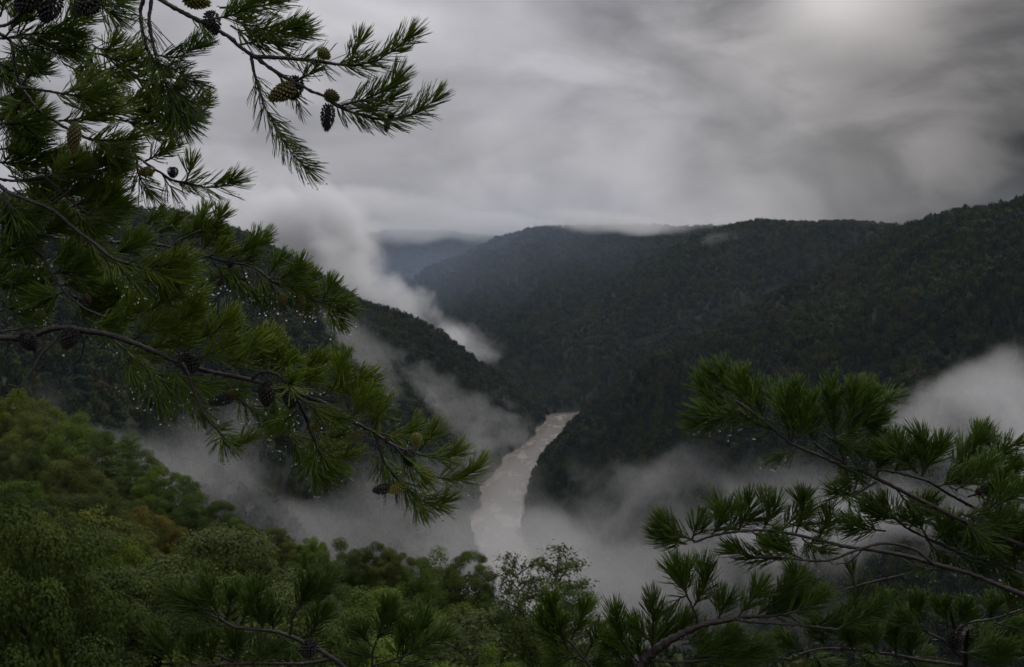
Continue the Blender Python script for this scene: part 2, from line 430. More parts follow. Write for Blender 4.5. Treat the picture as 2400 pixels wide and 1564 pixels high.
def tube(pts, rad, sides=7, jitter=0.0, g=rng):
    """Verts and quads of a tapered tube through pts (n, 3)."""
    pts = np.asarray(pts, float); n = len(pts); rad = np.broadcast_to(np.asarray(rad, float), (n,))
    T = np.gradient(pts, axis=0); T /= np.linalg.norm(T, axis=1)[:, None] + 1e-12
    ref = np.array([0.31, 0.17, 0.93]) if abs(T.mean(0)[2]) < 0.8 * np.linalg.norm(T.mean(0)) else np.array([1.0, 0.1, 0.05])
    A = np.cross(T, ref); A /= np.linalg.norm(A, axis=1)[:, None]
    B = np.cross(T, A)
    th = np.arange(sides) / sides * 2 * np.pi
    r = rad[:, None] * (1 + jitter * g.normal(0, 1, (n, sides)))
    v = pts[:, None] + A[:, None] * (np.cos(th) * r)[..., None] + B[:, None] * (np.sin(th) * r)[..., None]
    i = np.arange(n * sides).reshape(n, sides); j = np.roll(i, -1, 1)
    f = np.stack([i[:-1], j[:-1], j[1:], i[1:]], -1).reshape(-1, 4)
    v = np.concatenate([v.reshape(-1, 3), pts[:1], pts[-1:]])
    caps = np.concatenate([np.stack([np.full(sides, n * sides), j[0], i[0]], 1), np.stack([np.full(sides, n * sides + 1), i[-1], j[-1]], 1)])
    return v, f, caps
def spline(P, step):
    """Catmull-Rom through the rows of P, resampled about every step."""
    P = np.asarray(P, float)
    if len(P) == 2: P = np.array([P[0], (P[0] + P[1]) / 2, P[1]])
    Q = np.concatenate([[2 * P[0] - P[1]], P, [2 * P[-1] - P[-2]]])
    out = []
    for k in range(len(P) - 1):
        a, b, c_, d_ = Q[k:k + 4]
        m = max(2, int(np.ceil(np.linalg.norm(c_[:3] - b[:3]) / step)))
        tt = (np.arange(m) / m)[:, None]
        out.append(0.5 * (2 * b + (c_ - a) * tt + (2 * a - 5 * b + 4 * c_ - d_) * tt ** 2 + (3 * b - a - 3 * c_ + d_) * tt ** 3))
    return np.concatenate(out + [P[-1:]])
class Acc:
    """Collects tubes and other pieces into one mesh."""
    def __init__(self): self.v, self.q, self.t, self.n = [], [], [], 0
    def add(self, v, *faces):
        for f in faces:
            f = np.asarray(f) + self.n
            (self.q if f.shape[1] == 4 else self.t).append(f)
        self.v.append(v); self.n += len(v)
    def mesh(self, name, mat, smooth=True, attr=None):
        fs = [np.concatenate(a) for a in (self.q, self.t) if a]
        return np_mesh(name, np.concatenate(self.v), fs, mat, smooth, attr)

def broad_crown(seed, tall=1.0):
    """A crown made of many leafy branch ends over a dark inner mass, base at z=0, one unit wide and tall."""
    g = np.random.default_rng(seed)
    nb = int(g.integers(46, 60))
    i = np.arange(nb) + 0.5
    th = i * 2.39996 + g.normal(0, 0.3, nb)
    u = 1 - 1.45 * i / nb                                   # height on the dome, from the top down past the waist
    rr = np.sqrt(np.clip(1 - u * u, 0.02, 1))
    bulge = 1 + 0.22 * np.sin(th * 2 + g.uniform(0, 6)) + 0.16 * np.sin(th * 3 + u * 4 + g.uniform(0, 6)) + g.normal(0, 0.10, nb)
    cx = np.stack([np.cos(th) * rr * bulge, np.sin(th) * rr * bulge, u * tall * (1 + g.normal(0, 0.10, nb))], 1) * 0.40
    br = g.uniform(0.075, 0.135, nb)
    per = 700
    V = []
    for c0, r in zip(cx, br):
        out = unit_(c0 + np.array([0, 0, 0.25]))
        dv = unit_(g.normal(0, 1, (per, 3)) + out * 0.5)
        rad = r * g.uniform(0.35, 1.1, per) ** 0.7
        p_ = c0 + dv * rad[:, None] * np.array([1, 1, 0.5])
        nz_ = unit_(dv * 0.7 + np.array([0, 0, 0.7]) + g.normal(0, 0.32, (per, 3)))
        V.append(quads(p_, nz_, 0.0078 * g.uniform(0.6, 1.35, (per, 1)), g))
    n = 2400
    dv = unit_(g.normal(0, 1, (n, 3)))
    p_ = dv * (0.25 * g.uniform(0.5, 1, n) ** 0.5)[:, None] * np.array([1, 1, tall])
    V.append(quads(p_, unit_(dv + g.normal(0, .5, (n, 3))), 0.016 * g.uniform(0.6, 1.3, (n, 1)), g))
    v = np.concatenate(V)
    v[:, 2] -= np.percentile(v[:, 2], 0.5); v[:, 2] /= v[:, 2].max()
    v[:, :2] /= np.percentile(np.abs(v[:, :2]), 98.5) * 2
    return np_mesh('crown', v, np.arange(len(v)).reshape(-1, 4), m_leaf)
def unit_(a): return a / (np.linalg.norm(a, axis=-1, keepdims=True) + 1e-12)
def quads(c, nz, s, g):
    a = unit_(np.cross(nz, g.normal(0, 1, c.shape))); b = np.cross(nz, a)
    return np.stack([c - a * s, c - b * s * 0.6 - nz * s * 0.2, c + a * s, c + b * s * 0.6 - nz * s * 0.2], 1).reshape(-1, 3)
CROWNS = [broad_crown(200 + i, (0.8, 1.1, 0.95, 1.3, 0.75, 1.0, 1.15)[i]) for i in range(7)]
def wispy(seed):
    """An open crown of flat leafy sprays on spreading limbs; also returns the limbs."""
    g = np.random.default_rng(seed)
    V, limbs = [], Acc()
    for k in range(26):
        lev = (k + 0.5) / 26; th = k * 2.39996 + g.normal(0, .2)
        R_ = (0.50 - 0.30 * lev) * g.uniform(0.75, 1.1)
        z0 = 0.05 + 0.80 * lev; dirv = np.array([math.cos(th), math.sin(th), 0])
        P_ = spline([[0, 0, z0], dirv * R_ * 0.5 + [0, 0, z0 + 0.06], dirv * R_ + [0, 0, z0 + 0.09]], 0.06)
        limbs.add(*tube(P_, np.linspace(0.008, 0.0025, len(P_)), 4))
        n = 420
        f = g.uniform(0.30, 1.05, n)
        sp = 0.045 + 0.075 * f * R_ / 0.5
        c0 = dirv * (R_ * f)[:, None] + np.stack([-dirv[1] * g.normal(0, 1, n) * sp, dirv[0] * g.normal(0, 1, n) * sp, z0 + 0.09 * np.sin(np.clip(f, 0, 1) * 1.7) + g.normal(0, 0.014, n)], 1)
        clump = g.random(n) < 0.5 + 0.5 * np.sin(c0[:, 0] * 60 + c0[:, 1] * 47 + k)
        V.append(quads(c0[clump], unit_(np.array([0, 0, 1.0]) + g.normal(0, .35, (clump.sum(), 3))), 0.0135 * g.uniform(.6, 1.3, (clump.sum(), 1)), g))
    v = np.concatenate(V)
    return np_mesh('crown', v, np.arange(len(v)).reshape(-1, 4), m_leaf), limbs.mesh('limbs', m_bark)
WISPY, WISPY_LIMBS = wispy(301)

def trunk_mesh(h, crown_h, crown_w, seed):
    g = np.random.default_rng(seed)
    a = Acc()
    top = h - crown_h * 0.35
    p_ = np.array([[0, 0, -1.0], [g.normal(0, .15), g.normal(0, .15), h * .35], [g.normal(0, .3), g.normal(0, .3), h * .7], [g.normal(0, .3), g.normal(0, .3), top]])
    P = spline(p_, 1.2)
    a.add(*tube(P, np.linspace(0.012 * h + 0.05, 0.04, len(P)), 6))
    for k in range(7):
        z0 = h - crown_h * g.uniform(0.5, 0.98)
        i = np.argmin(np.abs(P[:, 2] - z0)); b = P[i]
        az = k * 2.4 + g.normal(0, .3); L = crown_w * g.uniform(.18, .32)
        e = b + np.array([np.cos(az) * L, np.sin(az) * L, crown_h * g.uniform(.1, .25)])
        m = (b + e) / 2 + np.array([0, 0, -0.05 * L])
        a.add(*tube(spline([b, m, e], 1.0), np.linspace(0.07, 0.015, len(spline([b, m, e], 1.0))), 5))
    return a.mesh('trunk', m_bark)

TONES = {'bright green': (0.076, 0.120, 0.010), 'mid green': (0.054, 0.088, 0.011), 'dark green': (0.031, 0.054, 0.010),
         'grey green': (0.064, 0.086, 0.028), 'yellow green': (0.102, 0.124, 0.009), 'olive': (0.066, 0.076, 0.012), 'amber brown': (0.100, 0.080, 0.011)}
PX = lambda x, y: 1200 + x / y / K
near_trees = []
def plan_tree(px, top, d, wpx, tone, style=None, ht=None, name=None, minh=7.0):
    x = (px - 1200) * K * d
    z1 = at(px, top, d)[2]; g0 = float(height(np.array([x]), np.array([d]))[0])
    h = z1 - g0
    if h < minh: return
    near_trees.append(dict(x=x, y=d, g=g0, h=h, w=wpx * K * d * 1.65, tone=tone, style=style, name=name, px=px, top=top, ch=min(h * 0.82, max(4.0, wpx * K * d * 2.0))))
# trees that make the skyline of the near wood, left to right
for (px, top, d, wpx, tone, style, name) in (
    (15, 905, 240, 120, 'yellow green', None, 'yellow green tree highest on the slope at the left edge of the near wood'),
    (85, 935, 225, 110, 'yellow green', None, 'bright yellow green tree below the bare hanging pine twig'),
    (165, 966, 190, 150, 'bright green', None, 'round bright green tree at the upper shoulder of the near wood'),
    (235, 1012, 165, 110, 'dark green', None, 'dark green tree stepping down beside the round bright tree'),
    (285, 1018, 150, 70, 'mid green', 'wispy', 'thin airy tree poking out of the near wood against the fog'),
    (318, 1056, 140, 80, 'dark green', None, 'small dark tree on the sloping skyline below the thin airy tree'),
    (358, 1092, 130, 95, 'bright green', None, 'vivid green tree on the sloping skyline beside the pale fog bank'),
    (410, 1112, 122, 110, 'dark green', None, 'dark pointed tree in the middle of the sloping skyline'),
    (498, 1172, 116, 85, 'dark green', None, 'dark tree where the near wood skyline drops steeply'),
    (528, 1215, 112, 80, 'mid green', None, 'green tree at the foot of the steep skyline drop'),
    (572, 1234, 110, 75, 'bright green', None, 'light green tree left of the little skyline gap'),
    (622, 1236, 108, 80, 'olive', None, 'olive tree with a ragged top right of the little skyline gap'),
    (697, 1266, 104, 60, 'mid green', None, 'narrow green tree standing in the low fog'),
    (728, 1258, 103, 60, 'bright green', None, 'slim light green tree next to the narrow tree in fog'),
    (795, 1258, 101, 115, 'mid green', None, 'broad green tree directly behind the upright pine shoot'),
    (868, 1271, 99, 85, 'dark green', None, 'dark twin topped tree in the middle of the low skyline'),
    (925, 1280, 97, 90, 'olive', None, 'olive tree with sky holes in its crown near the river'),
    (1003, 1274, 95, 135, 'mid green', None, 'largest round tree of the low skyline below the river'),
    (1100, 1290, 93, 95, 'mid green', None, 'green tree right of the largest round tree'),
    (1215, 1314, 92, 150, 'dark green', 'wispy', 'open layered tree with fog showing through its crown'),
    (1310, 1302, 90, 190, 'dark green', 'wispy', 'dark flat topped layered tree at the right end of the near wood'),
    (1350, 1372, 86, 120, 'dark green', 'wispy', 'low layered tree leaning out at the right end of the near wood'),
    (312, 1190, 100, 110, 'amber brown', None, 'amber brown tree in the middle of the near wood'),
    (385, 1235, 92, 70, 'amber brown', None, 'small amber tree below and right of the larger amber brown tree'),
    (838, 1398, 70, 90, 'yellow green', None, 'yellowish tree between the two lower pine shoots'),
    (1140, 1515, 55, 150, 'bright green', None, 'bright green bush top at the bottom edge right of the lower pine'),
    (1010, 1420, 74, 150, 'mid green', None, 'green tree low in the near wood right of the yellowish tree'),
    (1180, 1400, 78, 140, 'dark green', None, 'dark tree under the open layered tree'),
):
    plan_tree(px, top, d, wpx, tone, style, name=name)
# the rest of the wood, below that skyline
SKYX = [-300, 0, 100, 170, 240, 320, 410, 500, 530, 620, 800, 1000, 1100, 1330, 1400, 1480]
SKYY = [830, 915, 945, 985, 1040, 1085, 1135, 1200, 1245, 1265, 1290, 1310, 1330, 1390, 1500, 1700]
g4 = np.random.default_rng(5)
tones = list(TONES)
for d in np.arange(34, 262, 8.0):
    for x in np.arange(-0.56 * d - 4, 0.14 * d + 4, 8.4):
        xx, dd = x + g4.uniform(-2.4, 2.4), d + g4.uniform(-2.4, 2.4)
        px = PX(xx, dd)
        if px > 1390: continue
        g0 = float(height(np.array([xx]), np.array([dd]))[0])
        lim = at(px, np.interp(px, SKYX, SKYY) + 14, dd)[2]
        h = min(g4.uniform(12, 20), (lim - g0) * g4.uniform(0.66, 1.0))
        if h < 6 : continue
        z1 = g0 + h
        top = 530 + (EYE - z1) / dd / K
        near_trees.append(dict(x=xx, y=dd, g=g0, h=h, w=g4.uniform(7.5, 11.5), tone=tones[g4.choice(7, p=[.16, .26, .2, .16, .08, .11, .03])], style='wispy' if g4.random() < .04 else None, name=None, px=px, top=top, ch=h * 0.75))
# keep those the view shows something of
near_trees.sort(key=lambda q: q['y'])
cover = np.zeros((400, 600), bool)             # cells of 4 photo pixels
kept = []
for q in near_trees:
    a_, b_ = q['w'] / q['y'] / K / 2, q['ch'] / q['y'] / K / 2
    cx_, cy_ = q['px'], q['top'] + b_
    Y, X = np.mgrid[0:400, 0:600]
    mk = ((X * 4 + 2 - cx_) / a_) ** 2 + ((Y * 4 + 2 - cy_) / b_) ** 2 < 1
    tot = max(1, np.pi * a_ * b_ / 16)
    if (mk & ~cover).sum() / tot > 0.06 or q['name']: kept.append(q)
    mk2 = ((X * 4 + 2 - cx_) / a_) ** 2 + ((Y * 4 + 2 - cy_) / b_) ** 2 < 0.45
    cover |= mk2
near_trees = kept
ORD = ['first', 'second', 'third', 'fourth', 'fifth', 'sixth', 'seventh', 'eighth', 'ninth', 'tenth', 'eleventh', 'twelfth', 'thirteenth', 'fourteenth', 'fifteenth', 'sixteenth', 'seventeenth', 'eighteenth', 'nineteenth', 'twentieth']
bands = {}
for q in near_trees:
    if not q['name']: bands.setdefault((min(4, int(max(0, q['top'] - 950) // 125)), q['tone']), []).append(q)
WHERE = ['along the top of the near wood', 'in the upper near wood', 'halfway down the near wood', 'in the lower near wood', 'at the bottom edge of the near wood']
for (bk, tone), qs in bands.items():
    qs.sort(key=lambda q: q['px'])
    for i, q in enumerate(qs):
        o_ = 'only' if len(qs) == 1 else 'leftmost' if i == 0 else 'rightmost' if i == len(qs) - 1 else ORD[min(i, 19)] + ' from left'
        q['name'] = f"{tone} tree {WHERE[bk]}, {o_}"
trunks = {}
for i, q in enumerate(near_trees):
    e = link('broadleaf_tree', None)
    e.location = (q['x'], q['y'], q['g']); e.empty_display_size = 1
    tag(e, q['name'], 'tree', 'broadleaf trees of the near wood')
    key = (round(q['h'] / 3), round(q['w'] / 3), i % 3)
    if key not in trunks: trunks[key] = trunk_mesh(key[0] * 3.0, key[0] * 3 * 0.7, key[1] * 3.0, i)
    tk = link('trunk', trunks[key], parent=e)
    tk.scale = (1, 1, q['h'] / (key[0] * 3.0) if key[0] else 1)
    cr = link('crown', WISPY if q['style'] == 'wispy' else CROWNS[i % 7], parent=e)
    cr['kind'] = 'stuff'
    cr.location = (0, 0, q['h'] - q['ch'] * 0.92)
    cr.scale = (q['w'], q['w'], q['ch'] * (1.0 if q['style'] == 'wispy' else 0.92)); cr.rotation_euler = (0, 0, i * 2.399)
    if q['style'] == 'wispy':
        lb = link('limbs', WISPY_LIMBS, parent=e)
        lb.location, lb.scale, lb.rotation_euler = cr.location, cr.scale, cr.rotation_euler
    tn = np.array(TONES[q['tone']]) * g4.uniform(0.65, 1.2)
    cr.color = (*tn, 1)
print('near trees', len(near_trees))

# scrub under the near trees
x, y, z = forest_points(-190, 60, 14, 330, 3.6)
n = len(x)
scatter('undergrowth', x, y, z - 0.6, g4.uniform(3.0, 5.0, n), g4.uniform(1.6, 3.2, n))
# the wood between the near slope and the far hills
x, y, z = forest_points(-420, 420, 200, 380, 6.4)
lim = EYE - (np.interp(PX(x, y), SKYX, SKYY) + 30 - 530) * K * y
ok = (z + 15 < lim) | (PX(x, y) > 1420) | (y > 250)
x, y, z = x[ok], y[ok], z[ok]; n = len(x)
WOOD.append(np.stack([x, y, z - 2, g4.uniform(7.5, 11, n), g4.uniform(11, 16, n)], 1))
W_ = np.concatenate(WOOD)
# the trees of that wood which show largest are trees of their own, the rest one mass
wx, wy, wz, ww, wt = W_.T
pxs, pys = PX(wx, wy), 530 + (EYE - wz - wt) / wy / K
inside = (pxs > 20) & (pxs < 2380) & (pys < 1500) & ~((pxs < 1400) & (pys > np.interp(pxs, SKYX, SKYY) - 12)) & ~((pxs < 620) & (pys < 800)) & ~((pxs > 1620) & (pys > 1120))
score = np.where(inside, ww * wt / wy ** 2, 0)
pick = np.zeros(len(W_), bool); pick[np.argsort(-score)[:190]] = True
scatter('forest', *W_[~pick].T)
for k, (x, y, z, w_, h_) in enumerate(W_[pick]):
    o = link('forest_tree', far_crowns[k % 5].data)
    o.location = (x, y, z); o.scale = (w_, w_, h_); o.rotation_euler = (0, 0, k * 2.4)
    left = PX(x, y) < 1150
    tag(o, 'small dark tree of the far wooded slope behind the left pine and valley fog' if left else 'small dark tree of the wooded far slope above the fog right of the river', 'tree',
        'trees of the left valley side' if left else 'trees of the right valley side')
print('wood', len(W_))
# ------------------------------------------------------------------ pines at the overlook
m_needle, t = new_mat('pine_needles')
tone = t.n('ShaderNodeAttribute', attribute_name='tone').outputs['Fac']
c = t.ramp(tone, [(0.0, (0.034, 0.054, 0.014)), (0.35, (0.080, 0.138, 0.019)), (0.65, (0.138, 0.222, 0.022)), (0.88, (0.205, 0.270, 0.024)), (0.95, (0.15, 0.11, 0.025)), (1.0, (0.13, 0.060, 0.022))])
p = t.n('ShaderNodeBsdfPrincipled', {'Base Color': c, 'Roughness': 0.3, 'Specular IOR Level': 0.35})
tr = t.n('ShaderNodeBsdfTranslucent', {'Color': c})
t.link(t.n('ShaderNodeMixShader', {0: 0.45, 1: p.outputs[0], 2: tr.outputs[0]}).outputs[0], t.out.inputs[0])
m_twig, t = new_mat('pine_twig')
pos = t.n('ShaderNodeNewGeometry').outputs['Position']
c = t.ramp(t.noise(pos, 90, 5, 0.65), [(0.3, (0.009, 0.006, 0.005)), (0.6, (0.022, 0.014, 0.011)), (0.8, (0.052, 0.037, 0.030))])
bmp = t.n('ShaderNodeBump', {'Strength': 1.0, 'Distance': 0.003, 'Height': t.noise(pos, 220, 4, 0.6)})
t.link(t.n('ShaderNodeBsdfPrincipled', {'Base Color': c, 'Roughness': 0.42, 'Normal': bmp.outputs[0]}).outputs[0], t.out.inputs[0])
m_water, t = new_mat('water')
t.link(t.n('ShaderNodeBsdfPrincipled', {'Base Color': (1, 1, 1, 1), 'Roughness': 0.0, 'IOR': 1.33, 'Transmission Weight': 1.0}).outputs[0], t.out.inputs[0])
def cone_mat(name, stops):
    m, t = new_mat(name)
    tone = t.n('ShaderNodeAttribute', attribute_name='tone').outputs['Fac']
    c = t.ramp(tone, stops)
    t.link(t.n('ShaderNodeBsdfPrincipled', {'Base Color': c, 'Roughness': 0.45}).outputs[0], t.out.inputs[0])
    return m
m_cone = {'green': cone_mat('green_cone', [(0.0, (0.030, 0.024, 0.008)), (0.3, (0.16, 0.15, 0.022)), (1.0, (0.34, 0.34, 0.040))]),
          'brown': cone_mat('brown_cone', [(0.0, (0.004, 0.003, 0.003)), (0.5, (0.014, 0.008, 0.007)), (1.0, (0.032, 0.019, 0.016))]),
          'half': cone_mat('ripening_cone', [(0.0, (0.014, 0.010, 0.006)), (0.3, (0.085, 0.072, 0.015)), (1.0, (0.23, 0.21, 0.030))]),
          'red': cone_mat('red_bud', [(0.0, (0.014, 0.005, 0.004)), (0.5, (0.045, 0.014, 0.010)), (1.0, (0.09, 0.035, 0.022))])}
gp = np.random.default_rng(77)
MPX = K                                        # metres per photo pixel at one metre

def path3(pts, d0, d1, step_px=7):
    """Photo-pixel polyline (x, y[, depth]) -> smooth world polyline, with its length in pixels."""
    xy = [(0, 0) if len(p) == 4 else p for p in pts]
    fl = [p for p in pts if len(p) != 4]
    xy = [fl[0] if len(p) == 4 and fl else q for p, q in zip(pts, xy)]
    L = np.concatenate([[0], np.cumsum([math.hypot(b[0] - a[0], b[1] - a[1]) for a, b in zip(xy[:-1], xy[1:])])])
    P = []
    for i, p in enumerate(pts):
        if len(p) == 4: P.append(np.array(p[1:])); continue      # ('w', X, Y, Z): a point given in metres
        d = p[2] if len(p) == 3 else d0 + (d1 - d0) * L[i] / max(L[-1], 1e-6)
        P.append(at(p[0], p[1], d))
    return spline(np.array(P), step_px * MPX * d0)

def unit(a): return a / (np.linalg.norm(a, axis=-1, keepdims=True) + 1e-12)
def needle_geo(P, nl, dens, f0, tone, d, droop=0.0, wet=0.25, spread=0.9, tipn=16, up=0.12):
    """Pairs of needles round the twig P; returns verts, quads, tris, tone per vertex, drop points."""
    seg = np.linalg.norm(np.diff(P, axis=0), axis=1); S = np.concatenate([[0], np.cumsum(seg)]); L = S[-1]
    px = MPX * d
    n1 = int(0.84 * dens * L * (1 - f0) / px); tipn = int(tipn * 0.9)
    s = np.concatenate([L * (f0 + (1 - f0) * gp.random(n1)), L * (1 - 0.05 * gp.random(tipn))])
    n = len(s); tip = np.arange(n) >= n1
    B = np.stack([np.interp(s, S, P[:, k]) for k in range(3)], 1)
    T = unit(np.stack([np.interp(s, S, g_) for g_ in np.gradient(P, axis=0).T], 1))
    ref = gp.normal(0, 1, (n, 3))
    perp = unit(ref - T * (ref * T).sum(1, keepdims=True))
    a = np.where(tip, gp.normal(24, 11, n), gp.normal(47, 10, n) * spread + 6 - 14 * (s / L))
    a = np.radians(np.clip(np.abs(a), 4, 95))[:, None]
    D = unit(T * np.cos(a) + perp * np.sin(a) + np.array([0, 0, up - droop]))
    ln = (nl * px * gp.normal(1, 0.10, n) * np.where(s / L < 0.2, 0.9, 1.0))[:, None]
    out_v, out_t, tips, low = [], [], [], []
    r = (0.88 * px * gp.uniform(0.85, 1.15, n))[:, None]
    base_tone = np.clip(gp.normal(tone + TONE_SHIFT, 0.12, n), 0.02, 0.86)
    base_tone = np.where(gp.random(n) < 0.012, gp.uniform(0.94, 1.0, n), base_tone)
    bendv = unit(T * 0.8 + np.array([0, 0, 0.25 - droop]) + gp.normal(0, 0.25, (n, 3)))
    for half in (0, 1):
        j = gp.normal(0, 0.06, (n, 3)) if half else gp.normal(0, 0.02, (n, 3))
        Dd = unit(D + j); l2 = ln * (gp.normal(1, 0.05, (n, 1)) if half else 1)
        p0, p1 = B, B + Dd * l2 * 0.5
        p2 = B + Dd * l2 * 0.86 + bendv * l2 * 0.07
        p3 = B + Dd * l2 * 0.97 + bendv * l2 * 0.13
        A = unit(np.cross(Dd, np.array([0.3, 0.2, 0.93]))); C_ = np.cross(Dd, A)
        rings = []
        for q, k in ((p0, 0.75), (p1, 1.0), (p2, 0.8)):
            for th in (0, 2.094, 4.189):
                rings.append(q + (A * math.cos(th) + C_ * math.sin(th)) * r * k)
        rings.append(p3)
        out_v.append(np.stack(rings, 1)); tips.append(p3); low.append(D[:, 2] + 0 * D[:, 0])
        out_t.append(np.repeat(base_tone[:, None], 10, 1))
    V = np.concatenate(out_v); m = len(V)
    base = (np.arange(m) * 10)[:, None]
    q = np.concatenate([base + np.array(f)[None] for f in ((0, 1, 4, 3), (1, 2, 5, 4), (2, 0, 3, 5), (3, 4, 7, 6), (4, 5, 8, 7), (5, 3, 6, 8))])
    tr_ = np.concatenate([base + np.array(f)[None] for f in ((6, 7, 9), (7, 8, 9), (8, 6, 9))])
    tips, low = np.concatenate(tips), np.concatenate(low)
    drop = tips[(low < -0.30) & (gp.random(m) < wet * 0.4)]
    return V.reshape(-1, 3), q, tr_, np.concatenate(out_t).ravel(), drop

ICO = None
def drop_geo(P, r):
    global ICO
    if ICO is None:
        bm = bmesh.new(); bmesh.ops.create_icosphere(bm, subdivisions=2, radius=1)
        ICO = (np.array([v.co for v in bm.verts]), np.array([[v.index for v in f.verts] for f in bm.faces])); bm.free()
    v, f = ICO
    v = v * np.array([1, 1, 1.12]); n = len(P)
    rr = r * gp.uniform(0.65, 1.25, n)
    V = P[:, None] + v[None] * rr[:, None, None] - np.array([0, 0, 0.8]) * rr[:, None, None]
    F = (f[None] + (np.arange(n) * len(v))[:, None, None]).reshape(-1, 3)
    return V.reshape(-1, 3), F

def cone_mesh(kind):
    """Egg-shaped cone with spiralled, spine-tipped scales; unit length along +Z from the stalk, unit width 1."""
    g = np.random.default_rng({'green': 1, 'brown': 2, 'half': 3, 'red': 4}[kind])
    opened = {'green': 0.05, 'half': 0.08, 'brown': 0.34, 'red': 0.2}[kind]
    a = Acc(); tn = []
    prof = lambda z: 0.46 * np.sin(np.pi * np.clip(z, 0, 1) ** 0.72) ** 0.75
    zz = np.linspace(0.01, 0.99, 9)
    v, f, cp = tube(np.stack([0 * zz, 0 * zz, zz], 1), prof(zz) * (0.86 if opened < 0.2 else 0.62), 10)
    a.add(v, f, cp); tn.append(np.full(len(v), 0.05))
    n = 110
    for i in range(n):
        z = 0.02 + 0.95 * (i + 0.5) / n; th = i * 2.39996
        r = prof(z); w_ = 0.05 + 0.17 * r; h_ = 0.048 + 0.03 * r
        er = np.array([math.cos(th), math.sin(th), 0]); et = np.array([-math.sin(th), math.cos(th), 0]); ez = np.array([0, 0, 1.0])
        sl = (prof(min(z + .02, 1)) - prof(max(z - .02, 0))) / 0.04
        tz = unit(ez + er * sl)
        nr = unit(er - ez * sl)
        c0 = er * r * 0.93 + ez * z
        out = r * opened + 0.012
        c1 = c0 + nr * out + tz * opened * 0.12
        k = g.uniform(0.85, 1.1)
        v = np.array([c1 - et * w_ * k, c1 + tz * h_, c1 + et * w_ * k, c1 - tz * h_, c1 + nr * 0.05, c1 + nr * 0.11 + tz * 0.05,
                      c0 - et * w_ * .6 - nr * 0.03, c0 + et * w_ * .6 - nr * 0.03])
        f = np.array([(0, 3, 4), (3, 2, 4), (2, 1, 4), (1, 0, 4), (1, 5, 4), (4, 5, 3), (0, 1, 6), (1, 2, 7), (6, 3, 0), (2, 3, 7), (1, 7, 6), (3, 6, 7)])
        a.add(v, f); tn.append(np.array([.22, .3, .22, .1, 1.0, .55, 0, 0]) * g.uniform(0.75, 1.15))
    return a.mesh('pine_cone', m_cone[kind], smooth=False, attr={'tone': np.concatenate(tn)})
CONES = {k: cone_mesh(k) for k in m_cone}

